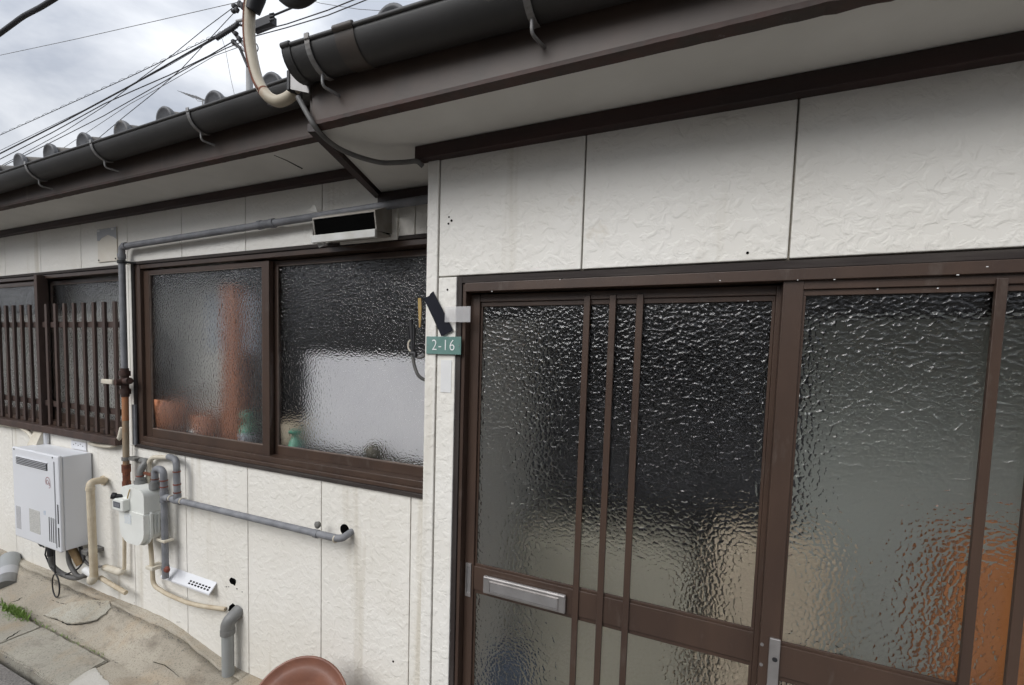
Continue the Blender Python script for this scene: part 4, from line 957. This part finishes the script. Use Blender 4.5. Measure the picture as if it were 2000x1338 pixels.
dx0, dz0 = mx0 - .012, zm_ + .006
MB().box(dx0, dx0 + .105, my - .028, my + .012, dz0, dz0 + .066, .006).build('counter_box', M['meter'], gm)
MB().box(dx0 + .016, dx0 + .080, my - .0295, my - .024, dz0 + .018, dz0 + .050).build('display', mat('dark_display', (.05, .06, .08), (.10, .11, .13), 90, .3), gm)
for k in range(4): MB().box(dx0 + .022 + k * .014, dx0 + .032 + k * .014, my - .0302, my - .029, dz0 + .024, dz0 + .044).build('counter_wheel', M['pipe'], gm)
MB().cyl((mx0 + .02, my + .008, zt_ - .065), (mx0 + .002, my - .016, zt_ - .058), .013, n=14).cyl((mx0 + .002, my - .016, zt_ - .058), (mx0 - .010, my - .028, zt_ - .054), .018, n=14).build('reset_cap', M['black'], gm)
MB().tube([(mx0 + .006, my - .02, zt_ - .075), (mx0 + .012, my - .025, zt_ - .10), (mx0 + .026, my - .02, zt_ - .09)], .004, 6, round_=.01).build('cap_strap', M['black'], gm)
MB().box(mx0 + .055, mx0 + .115, my - .002, my + .002, zb_ + .11, zb_ + .165).build('meter_print', mat('pale_print', (.55, .60, .64), (.68, .69, .66), 90, .6), gm)
MB().tube([(mx0 + .105, my + .002, zt_ - .01), (mx0 + .10, my - .004, zt_ - .04), (mx0 + .088, my - .002, zt_ - .062)], .003, 6).build('seal_wire', M['yellow'], gm)
# inlet and outlet
pc = YL - .060
gw = thing('meter_pipework', 'grey pipework with rusty red collars looping over the gas meter', 'pipe', pt(322, 1120, pc))
xi, xo = mx0 + .065, mx1 - 0.0207
zi = pt(255, 915, pc).z
MB().tube([(xi, pc, zt_ - .01), (xi, pc, zi + .0), (xi + .012, pc + .03, zi + .05), pt(272, 899, YL)], 0.0178, 14, round_=.04).build('inlet_elbow', M['pvc_dark'], gw)
for x in (xi, xo):
    mb = MB(); mb.cyl((x, pc, zt_ - .012), (x, pc, zt_ + .018), .031, n=8); mb.cyl((x, pc, zt_ + .018), (x, pc, zt_ + .032), .025, n=14)
    mb.build('union_nut', M['pvc_dark'], gw)
ztop = pt(300, 915, pc).z; xd = pt(321, 1000, pc).x; zj = pt(322, 970, pc).z
MB().tube([(xo, pc, zt_ + .02), (xo, pc, ztop + .005), (xd, pc, ztop + .005), (xd, pc, zj)], 0.0178, 16, round_=.055).build('outlet_bend', M['pipe'], gw)
MB().tube([(xd, pc, zj), (xd, pc, pt(322, 1128, pc).z)], 0.0166, 16).build('down_pipe', M['pipe'], gw)
xr = pt(346, 960, pc).x; zr_ = pt(346, 905, pc).z; zh_ = zj - .004
MB().tube([pt(330, 892, YL - .03), (xr, pc, pt(345, 897, pc).z), (xr, pc, zh_)], 0.0166, 16, round_=.05).build('riser', M['pipe'], gw)
xe = pt(662, 1045, pc).x
MB().tube([(xd, pc, zh_), (xe - .01, pc, zh_ + .006), (xe + .012, pc + .01, zh_ + .008), (xe + .016, YL + .004, zh_ + .02)], 0.0159, 16, round_=.03).build('long_branch', M['pipe'], gw)
mb = MB()
for z in (zj + 0.0207, zj - 0.0192): mb.cyl((xd, pc, z - .012), (xd, pc, z + .012), 0.0209)
mb.cyl((xd - .0, pc, zh_), (xd + .055, pc, zh_), 0.0200); mb.cyl((xr - .03, pc, zh_), (xr + .035, pc, zh_), 0.0196); mb.cyl((xr, pc, zh_), (xr, pc, zh_ + .035), 0.0196)
mb.build('tee_fitting', M['pipe'], gw)
mb = MB()
for z in (ztop - .055, zj + .055, ): mb.cyl((xd, pc, z - .003), (xd, pc, z + .003), 0.0198)
for z in (zr_ - .045, zr_ - .115, zh_ + .045): mb.cyl((xr, pc, z - .003), (xr, pc, z + .003), 0.0189)
for z in (zt_ + .045,): mb.cyl((xi, pc, z - .003), (xi, pc, z + .003), 0.0196); mb.cyl((xo, pc, z - .003), (xo, pc, z + .003), 0.0196)
mb.build('rust_ring', M['rust_red'], gw)
mb = MB(); 
for x in (xd + .062, xr + .042, xe - 0.0185): mb.cyl((x - .003, pc, zh_ + .003), (x + .003, pc, zh_ + .003), 0.0184)
mb.build('collar_ring', M['cream'], gw)
MB().box(xi + .01, xo - .01, pc + .005, pc + .017, zt_ + .052, zt_ + .068, .002).build('meter_bracket', M['rust'], gw)
mb = MB()
for z in (pt(322, 1055, pc).z, ): mb.box(xd - .045, xd + .030, pc - .020, pc + .030, z - .007, z + .007, .003)
mb.build('saddle_clip', M['cream'], gw)
z = pt(322, 1108, pc).z; mb = MB(); mb.cyl((xd, pc, z - .010), (xd, pc, z + .010), 0.0194); mb.build('saddle_band', M['pipe'], gw)
MB().lathe([(0, .0), (.016, .0), (.018, .01), (.010, .02), (0, 0.0163)], (xd + .045, pc - .01, z + .006), (0, -1, 0), 12).build('clamp_bolt', M['rust_red'], gw)
xb_ = pt(618, 1033, pc).x; mb = MB(); mb.cyl((xb_ - .01, pc, zh_ + .004), (xb_ + .012, pc, zh_ + .004), 0.0189); mb.build('saddle_band', M['pipe'], gw)
MB().lathe([(0, 0), (.014, 0), (.017, .012), (.010, 0.0178), (0, 0.0192)], (xb_ + .005, pc + .01, zh_ + .045), (0, -1, 0), 12).build('clamp_bolt', M['pipe_dark'], gw)
# cream branch pipe behind the loop
small(MB().tube([pt(290, 985, YL - .025), pt(290, 905, YL - .025), pt(298, 893, YL - .025), pt(330, 893, YL - .03)], .013, 12, round_=.04), 'branch_pipe', M['cream'], 'thin cream pipe hooked behind the grey loop over the meter', 'pipe', None, pt(290, 905, YL - .025))
# hole cover where the branch enters the wall
p = pt(670, 1037, YL); MB().cyl((p.x + .01, YL - .0012, p.z + .008), (p.x + .01, YL + .004, p.z + .008), .026, n=14).build('pipe_hole', M['void'], wall_l)
# weathered strip by the window casing
small(MB().box(KW['x0'] + .001, KW['x0'] + .030, YL - .016, YL - .0045, pt(266, 868, YL).z, pt(266, 790, YL).z, .002), 'cover_strip', M['pipe'], 'weathered grey strip on the lower casing of the kitchen window', 'strip', None, (KW['x0'], YL, 1.2))

# floor-vent grille
gv = thing('vent_grille', 'white slotted under-floor vent at the wall foot below the meter pipe', 'vent', pt(375, 1140, YL))
a, b, c_, d_ = pt(322, 1124, YL - .008), pt(420, 1124, YL - .008), pt(420, 1152, YL - .008), pt(362, 1153, YL - .008)
gx0, gx1, gz0, gz1 = pt(330, 1126, YL).x, pt(424, 1140, YL).x, pt(385, 1156, YL).z, pt(385, 1124, YL).z
gy = YL - .045; gzb = pt(385, 1152, gy).z
MB().prism([(gx0, YL - .001, gz1), (gx0, gy, gzb), (gx0, gy, gzb - .008), (gx0, YL - .001, gz1 - .010)], (gx1 - gx0, 0, 0)).build('plate', M['heater'], gv)
for r in range(2):
    for k in range(7):
        t0, t1 = .50 + r * .20, .62 + r * .20; x_ = gx1 - .19 + k * .026
        q = [(x_, gy + (YL - gy) * (1 - t), gzb + (gz1 - gzb) * (1 - t) + .0012) for t in (t0, t1)]
        MB().prism([q[0], q[1], (x_ + .016, q[1][1], q[1][2]), (x_ + .016, q[0][1], q[0][2])], (0, 0, -.003)).build('slot', M['void'], gv)

# drain: grey standpipe out of the wall
yd_ = YL - .052
dr = thing('drain_pipe', 'grey plastic drain pipe leaving the wall and dropping to the concrete', 'pipe', (pt(445, 1300, yd_).x, yd_, 0))
a = pt(456, 1196, YL); xq = pt(445, 1260, yd_).x
MB().tube([(xq, yd_, -.02), (xq, yd_, H(-1.44))], .029, 20).build('pipe_run', M['pvc'], dr)
MB().tube([(xq, yd_, H(-1.475)), (xq, yd_, H(-1.425)), (xq + .010, yd_ + .012, H(-1.40)), (xq + .016, YL + .01, H(-1.372))], .033, 20, round_=.035).build('elbow', M['pvc_dark'], dr)
MB().cyl((xq, yd_, H(-1.452)), (xq, yd_, H(-1.478)), .035).build('collar', M['pvc_dark'], dr)
def hole(px, py, w, h):
    p = pt(px, py, YL); P = []
    for i in range(12): t = 2 * pi * i / 12; r = 1 + random.uniform(-.22, .22); P.append((p.x + w * r * cos(t), YL - .0012, p.z + h * r * sin(t)))
    MB().prism(P, (0, .004, 0)).build('wall_hole_shade', M['void'], wall_l)  # flat black patch on the siding paints the dark inside a hole
hole(455, 1135, .026, .021); hole(455, 1190, .036, .028)
# a second pipe end lying at the wall foot, far end of the yard
yq = YL - .16
pe = thing('pipe_stub', 'dark grey capped plastic pipe stub at the wall foot left of the heater', 'pipe', pt(15, 1165, yq))
p = pt(12, 1142, yq); ax = Vector((.88, -.38, -.28)).normalized()
MB().cyl(p - ax * .30, p + ax * .02, .058, n=24).build('pipe_run', M['pvc'], pe)
MB().cyl(p - ax * .05, p + ax * .045, .064, n=24).build('cap', M['pvc_dark'], pe)
MB().cyl(p - ax * .14, p - ax * .055, .0605, n=24).build('sleeve', M['heater_grey'], pe)

# leaning terracotta saucer
tp_ = pt(612, 1281, 1.43); R_ = .215
nrm_ = Vector((.28, -.74, .60)).normalized(); upv = (Vector((0, 0, 1)) - nrm_ * nrm_.z).normalized()
cen = tp_ - upv * R_
sc_ = MB(); sc_.lathe([(0, -.012), (R_ * .86, -.012), (R_ * .985, .010), (R_, .022), (R_ * .985, .028), (R_ * .955, .027), (R_ * .93, .021), (R_ * .80, .017), (R_ * .60, .016), (R_ * .585, .012), (0, .011)], cen, nrm_, 64)
small(sc_, 'plant_saucer', M['terracotta'], 'large round terracotta saucer leaning against the white wall', 'saucer', None, (cen.x, cen.y, 0))

# weeds in the slab joint
wd_ = MB()
for k in range(230):
    t = random.random(); p = gp(6 + 50 * t + random.gauss(0, 3), 1186 + 24 * t + random.gauss(0, 3.5), 0); hgt = random.uniform(.012, .045); a = random.uniform(0, 2 * pi); w = random.uniform(.002, .005)
    l = Vector((cos(a), sin(a), 0)); q = Vector((random.uniform(-.025, .025), random.uniform(-.025, .025), 0))
    wd_.add([p - l * w, p + l * w, p + q * .5 + Vector((0, 0, hgt * .7)) + l * w * .7, p + q + Vector((0, 0, hgt)), p + q * .5 + Vector((0, 0, hgt * .7)) - l * w * .7], [(0, 1, 2, 3, 4)])
for k in range(260):
    q = gp(random.choice((60, 110, 140, 165, 20, 300, 350)) + random.gauss(0, 7), 0 + 1210, 0); q = Vector((random.uniform(-3.9, -2.9), JY + random.gauss(0, .006), .0)) if k % 2 else gp(6 + 60 * random.random() + random.gauss(0, 8), 1186 + 30 * random.random(), 0)
    hgt = random.uniform(.006, .022); a = random.uniform(0, 2 * pi); w = random.uniform(.0015, .003); l = Vector((cos(a), sin(a), 0)); b_ = Vector((random.uniform(-.014, .014), random.uniform(-.014, .014), 0))
    wd_.add([q - l * w, q + l * w, q + b_ + Vector((0, 0, hgt))], [(0, 1, 2)])
o = wd_.build('weeds', M['grass'], None, gp(40, 1200)); o['kind'] = 'stuff'; o['label'] = 'green weeds sprouting from the slab joint'; o['category'] = 'weeds'

# ------------------------------------------------------------------ service entry at the eaves
yv = 1.03
sv = thing('service_conduit', 'rust-streaked cream gooseneck conduit rising past the porch gutter end', 'conduit', pt(600, 180, yv))
path = [(578, 168), (569, 186), (552, 196), (538, 197), (521, 186), (505, 160), (494, 120), (488, 80), (487, 40), (491, -10), (496, -60)]
P_ = []
pv = [pt(x, y, yv - .01 * min(1, i / 4)) for i, (x, y) in enumerate(path)]
for i in range(len(pv) - 1):
    p0 = pv[max(0, i - 1)]; p1 = pv[i]; p2 = pv[i + 1]; p3 = pv[min(len(pv) - 1, i + 2)]
    for k in range(6):
        t = k / 6; P_.append(.5 * ((2 * p1) + (p2 - p0) * t + (2 * p0 - 5 * p1 + 4 * p2 - p3) * t * t + (3 * p1 - p0 - 3 * p2 + p3) * t ** 3))
P_.append(pv[-1])
mrust = mat('rust_streaked_conduit', (.43, .38, .29), (.36, .31, .23), 14, .55, dirt=((.30, .13, .05), 9, .56))
MB().tube(P_, .0165, 18).build('gooseneck', mrust, sv)
rs = MB(); rs.tube([p + Vector((-.0060, -.0132, .002)) for p in P_[26:60]], .0052, 6); rs.build('rust_streak', M['rust'], sv)
rs = MB(); 
q = P_[26]; dr_ = (P_[27] - P_[25]).normalized(); rs.cyl(q - dr_ * .003, q + dr_ * .003, .0170, n=18); rs.build('rust_band', M['rust'], sv)
c0 = pt(578, 166, yv); MB().box(c0.x - .004, c0.x + .006, yv - .030, yv + .02, c0.z - .030, c0.z + .026, .002).build('clip_band', M['black'], sv)
c1 = pt(614, 176, yv); mb = MB(); mb.prism([(c0.x + .006, yv - .026, c0.z - .026), (c0.x + .006, yv - .026, c0.z + .020), (c1.x, yv - .02, c1.z + .022), (c1.x, yv - .02, c1.z - .018)], (0, .004, 0)); mb.build('mounting_strap', M['silver_dull'], sv)
q0 = pt(494, 22, yv - .012); q1 = pt(505, -30, yv - .012)
MB().tube([q0, (q0 + q1) / 2 + Vector((.006, 0, 0)), q1], lambda t: .020 + .008 * t, 14).build('cable_boot', M['black'], sv)
# drip loop of the service cable
yl_ = yv - .02; cl = pt(589, -75, yl_); Rl = abs(pt(589, 10, yl_).z - cl.z) - .018
P2 = [(cl.x + Rl * 1.0 * cos(t), yl_, cl.z + Rl * sin(t)) for t in [radians(200 + 7 * k) for k in range(21)]]
small(MB().tube([pt(506, -60, yl_)] + P2 + [(P2[-1][0] + .02, yl_ + .05, P2[-1][2] + .20)], .0215, 14), 'drip_loop', M['black'], 'thick black cable loop hanging into the top edge above the gutter', 'cable', None, P2[10])
# grey flat cable from the clamp along the soffit to the porch trim
yw = 1.03
cab = [pt(582, 190, yw - .02), pt(600, 222, yw - .02), pt(615, 248, yw - .015), pt(632, 268, 1.07), pt(660, 290, 1.12), pt(700, 307, 1.17), pt(745, 319, 1.22), pt(790, 317, 1.24), pt(815, 314, 1.25), pt(826, 325, 1.262)]
for p in cab[4:9]: p.z = min(p.z, H(.640))
small(MB().tube(cab, .0075, 10, round_=.03), 'service_cable', M['wire_grey'], 'grey cable sagging from the conduit clamp under the porch soffit', 'cable', None, cab[0])
# black cable crossing the upper left corner
yk2 = 1.0
cc = [pt(-60, 100, yk2), pt(-20, 80, yk2), pt(10, 58, yk2), pt(45, 32, yk2), pt(80, 14, yk2), pt(112, -6, yk2), pt(170, -50, yk2)]
small(MB().tube(cc, .0088, 10, round_=.04), 'overhead_cable', M['wire'], 'thick black cable crossing the upper left corner of the sky', 'cable', None, cc[2])

# ------------------------------------------------------------------ unseen house added across the lane for the door glass to mirror
M['nb_wall'] = mat('neighbour_render', (.42, .41, .38), (.35, .34, .315), 1.5, .8)
nb = thing('added_neighbour_house', 'unseen grey rendered house added across the lane for the glass to mirror', 'house', (-1, -4.4, -.02))
MB().box(-14, 9, -9.4, -4.4, -.02, 3.1).build('wall', M['nb_wall'], nb)
MB().prism([(-14.4, -3.9, 2.95), (-14.4, -6.9, 4.3), (-14.4, -9.9, 2.95), (-14.4, -9.9, 2.8), (-14.4, -6.9, 4.1), (-14.4, -3.9, 2.8)], (23.8, 0, 0)).build('roof', M['tile'], nb)
for x in (-9, -5.2, -1.6, 2.4, 6):
    w_n = MB().box(x, x + 1.7, -4.42, -4.36, 1.0, 2.1, .004).build('window', M['aluminium_brown'], nb)
    for k in range(2): MB().box(x + .06 + k * .80, x + .84 + k * .80, -4.365, -4.352, 1.06, 2.04).build('pane', M['black'], w_n, origin=ORG[nb.name])

# ------------------------------------------------------------------ utility pole, wires, antenna
YP = 12.0
pole = thing('utility_pole', 'grey concrete utility pole with fittings behind the roof', 'utility pole', (pt(487, 170, YP).x, YP, -.3))
pxx = pt(487, 100, YP).x; ptop = pt(470, -140, YP).z
MB().cyl((pxx, YP, -.3), (pxx, YP, ptop), .15, .10, 20).build('shaft', M['pole'], pole)
def cr_arm(p0, p1, r=.05): return MB().tube([pt(*p0, YP - .2), pt(*p1, YP - .2)], r, 6)
cr_arm((452, 57), (480, 92), .07).build('cross_arm', M['pole'], pole); cr_arm((455, 85), (480, 100), .06).build('cross_arm', M['pole'], pole); cr_arm((454, 12), (478, 8), .06).build('cross_arm', M['pole'], pole); cr_arm((462, 42), (487, 36), .05).build('cross_arm', M['pole'], pole)
for (x, y, h) in ((457, 8, 8), (462, 15, 9), (468, 2, 12), (473, 6, 12), (456, 20, 5), (460, 62, 7), (453, 52, 7), (456, 78, 8), (467, 72, 9)):
    p, q = pt(x, y, YP - .3), pt(x + 1, y + h, YP - .3); MB().tube([p, (p * .6 + q * .4), q], lambda t: .05 + .05 * (1 if .3 < t < .7 else 0), 8).build('insulator', M['wire'], pole)
mb = MB()
for k in range(12):
    t = k / 12; p = pt(425 + 40 * t, 73 - 26 * t, YP - .3); mb.cyl(p + Vector((-.06, 0, -.05)), p + Vector((.10, 0, .05)), .07, n=8)
mb.build('cable_clamps', M['wire'], pole)
mb = MB(); mb.tube([pt(457, 82, YP - .3), pt(468, 92, YP - .3), pt(476, 112, YP - .2), pt(484, 130, YP - .15)], .05, 8, round_=.5); mb.build('riser_cable', M['wire'], pole)
mb = MB(); mb.tube([pt(487, 78, YP - .3), pt(502, 86, YP - .3), pt(505, 96, YP - .3), pt(499, 104, YP - .3)], .02, 6, round_=.5); mb.build('loose_wire', M['wire'], pole)
def wire(name, pts, r, lab, sag=0.0, m='wire'):
    P = []
    for (a, b) in zip(pts, pts[1:]):
        A, B = pt(*a, YP), pt(*b, YP)
        for k in range(8): t = k / 8; P.append(A.lerp(B, t) - Vector((0, 0, sag * 4 * t * (1 - t))))
    P.append(pt(*pts[-1], YP))
    return small(MB().tube(P, r * .75, 6), name, M[m], lab, 'wire', 'overhead wires', P[0])
wire('overhead_wire', [(470, 46), (381, 89), (254, 150), (127, 207), (0, 264), (-150, 330)], .019, 'wire with a spiral hanger, second highest on the left of the pole')
wire('overhead_wire', [(470, 48), (415, 76), (254, 168), (127, 236), (0, 300), (-150, 375)], .042, 'thickest black wire running down left from the pole')
wire('overhead_wire', [(452, 58), (330, 128), (203, 196), (100, 246), (0, 294), (-150, 365)], .014, 'thin wire crossing just above the thickest black wire')
wire('overhead_wire', [(470, 76), (457, 80), (410, 108), (330, 147), (254, 180), (203, 203), (100, 260), (0, 311), (-150, 384)], .026, 'wavy wire just under the thickest black wire')
wire('overhead_wire', [(472, 82), (440, 95), (380, 125), (305, 168), (203, 226), (100, 278), (40, 308), (-150, 400)], .022, 'wire third from the bottom, left of the pole')
wire('overhead_wire', [(472, 90), (419, 109), (330, 161), (254, 203), (127, 287), (40, 340)], .014, 'thin pale wire second from the bottom, left of the pole', m='wire_grey')
wire('overhead_wire', [(457, 25), (400, 86), (355, 134), (305, 178), (240, 230), (196, 267), (100, 340)], .018, 'steep wire dropping from the pole head behind the roof tiles')
wire('overhead_wire', [(455, 15), (400, 56), (340, 105), (279, 150), (203, 208), (127, 256), (0, 325), (-150, 400)], .018, 'wire leaving the pole head and crossing the bundle')
wire('overhead_wire', [(470, 3), (300, 42), (150, 76), (0, 108), (-150, 142)], .014, 'highest thin wire, alone across the pale sky', m='wire_grey')
wire('overhead_wire', [(434, 76), (440, 95), (450, 150), (459, 190), (466, 230)], .010, 'thin dropper wire falling to the roof left of the pole', m='wire_grey')
wire('overhead_wire', [(470, 50), (500, 43), (532, 31), (573, 14), (640, -15), (760, -66)], .045, 'thick cable right of the pole behind the drip loop')
wire('overhead_wire', [(470, 76), (500, 62), (560, 47), (640, 20), (690, 0), (760, -28)], .024, 'upper of two close wires rising right of the pole')
wire('overhead_wire', [(470, 84), (500, 70), (560, 54), (640, 30), (700, 6), (800, -35)], .022, 'lower of two close wires rising right of the pole')
wire('overhead_wire', [(600, -2), (625, 6), (655, 11), (700, 18), (760, 22), (830, 20)], .010, 'hair-thin wire sinking behind the porch gutter', m='wire_grey')
# spiral hanger around the second wire
P_ = []
ctrl = [(470, 46), (381, 89), (254, 150), (127, 207), (0, 264)]
for k in range(260):
    t = k / 259 * 4; i = min(3, int(t)); A, B = pt(*ctrl[i], YP), pt(*ctrl[i + 1], YP); c = A.lerp(B, t - i); ph = k * .75
    P_.append(c + Vector((0, .03 * cos(ph), .032 + .032 * sin(ph))))
small(MB().tube(P_, .006, 5), 'spiral_hanger', M['wire'], 'fine spiral hanger coiled along a wire left of the pole', 'wire', None, P_[0])
# splice closure
a, b = pt(494, 49, YP - .1), pt(528, 35, YP - .1); ax = (b - a).normalized()
sc2 = thing('splice_closure', 'black cable splice box hanging on the wire right of the pole', 'cable box', (a + b) / 2)
qv = Vector((0, 0, 1)); qv = (qv - ax * qv.dot(ax)).normalized()
MB().prism([a - qv * .14 - ax * .1, b - qv * .14, b + qv * .14, a + qv * .14 - ax * .1], (0, .26, 0)).build('box', M['wire'], sc2)
for s in (-.09, .02, .1): MB().cyl(b + qv * s, b + qv * s + ax * .18, .05, .03, 10).build('gland', M['wire'], sc2)
# tv antenna
YA_ = 8.0
an = thing('tv_antenna', 'small television antenna showing above the main roof tiles', 'antenna', pt(396, 240, YA_))
MB().tube([pt(396, 250, YA_), pt(396, 194, YA_)], .018, 8).build('mast', M['pole'], an)
MB().tube([pt(362, 184, YA_), pt(400, 195, YA_)], .012, 6).build('boom', M['pole'], an)
for k in range(7):
    t = k / 6; p = pt(363 + 35 * t, 184.5 + 10 * t, YA_); MB().tube([p + Vector((-.02, -.2, 0)), p + Vector((.02, .2, 0))], .006, 5).build('element', M['pole'], an)
MB().tube([pt(380, 190, YA_), pt(386, 197, YA_), pt(396, 198, YA_)], .008, 6).build('brace', M['pole'], an)
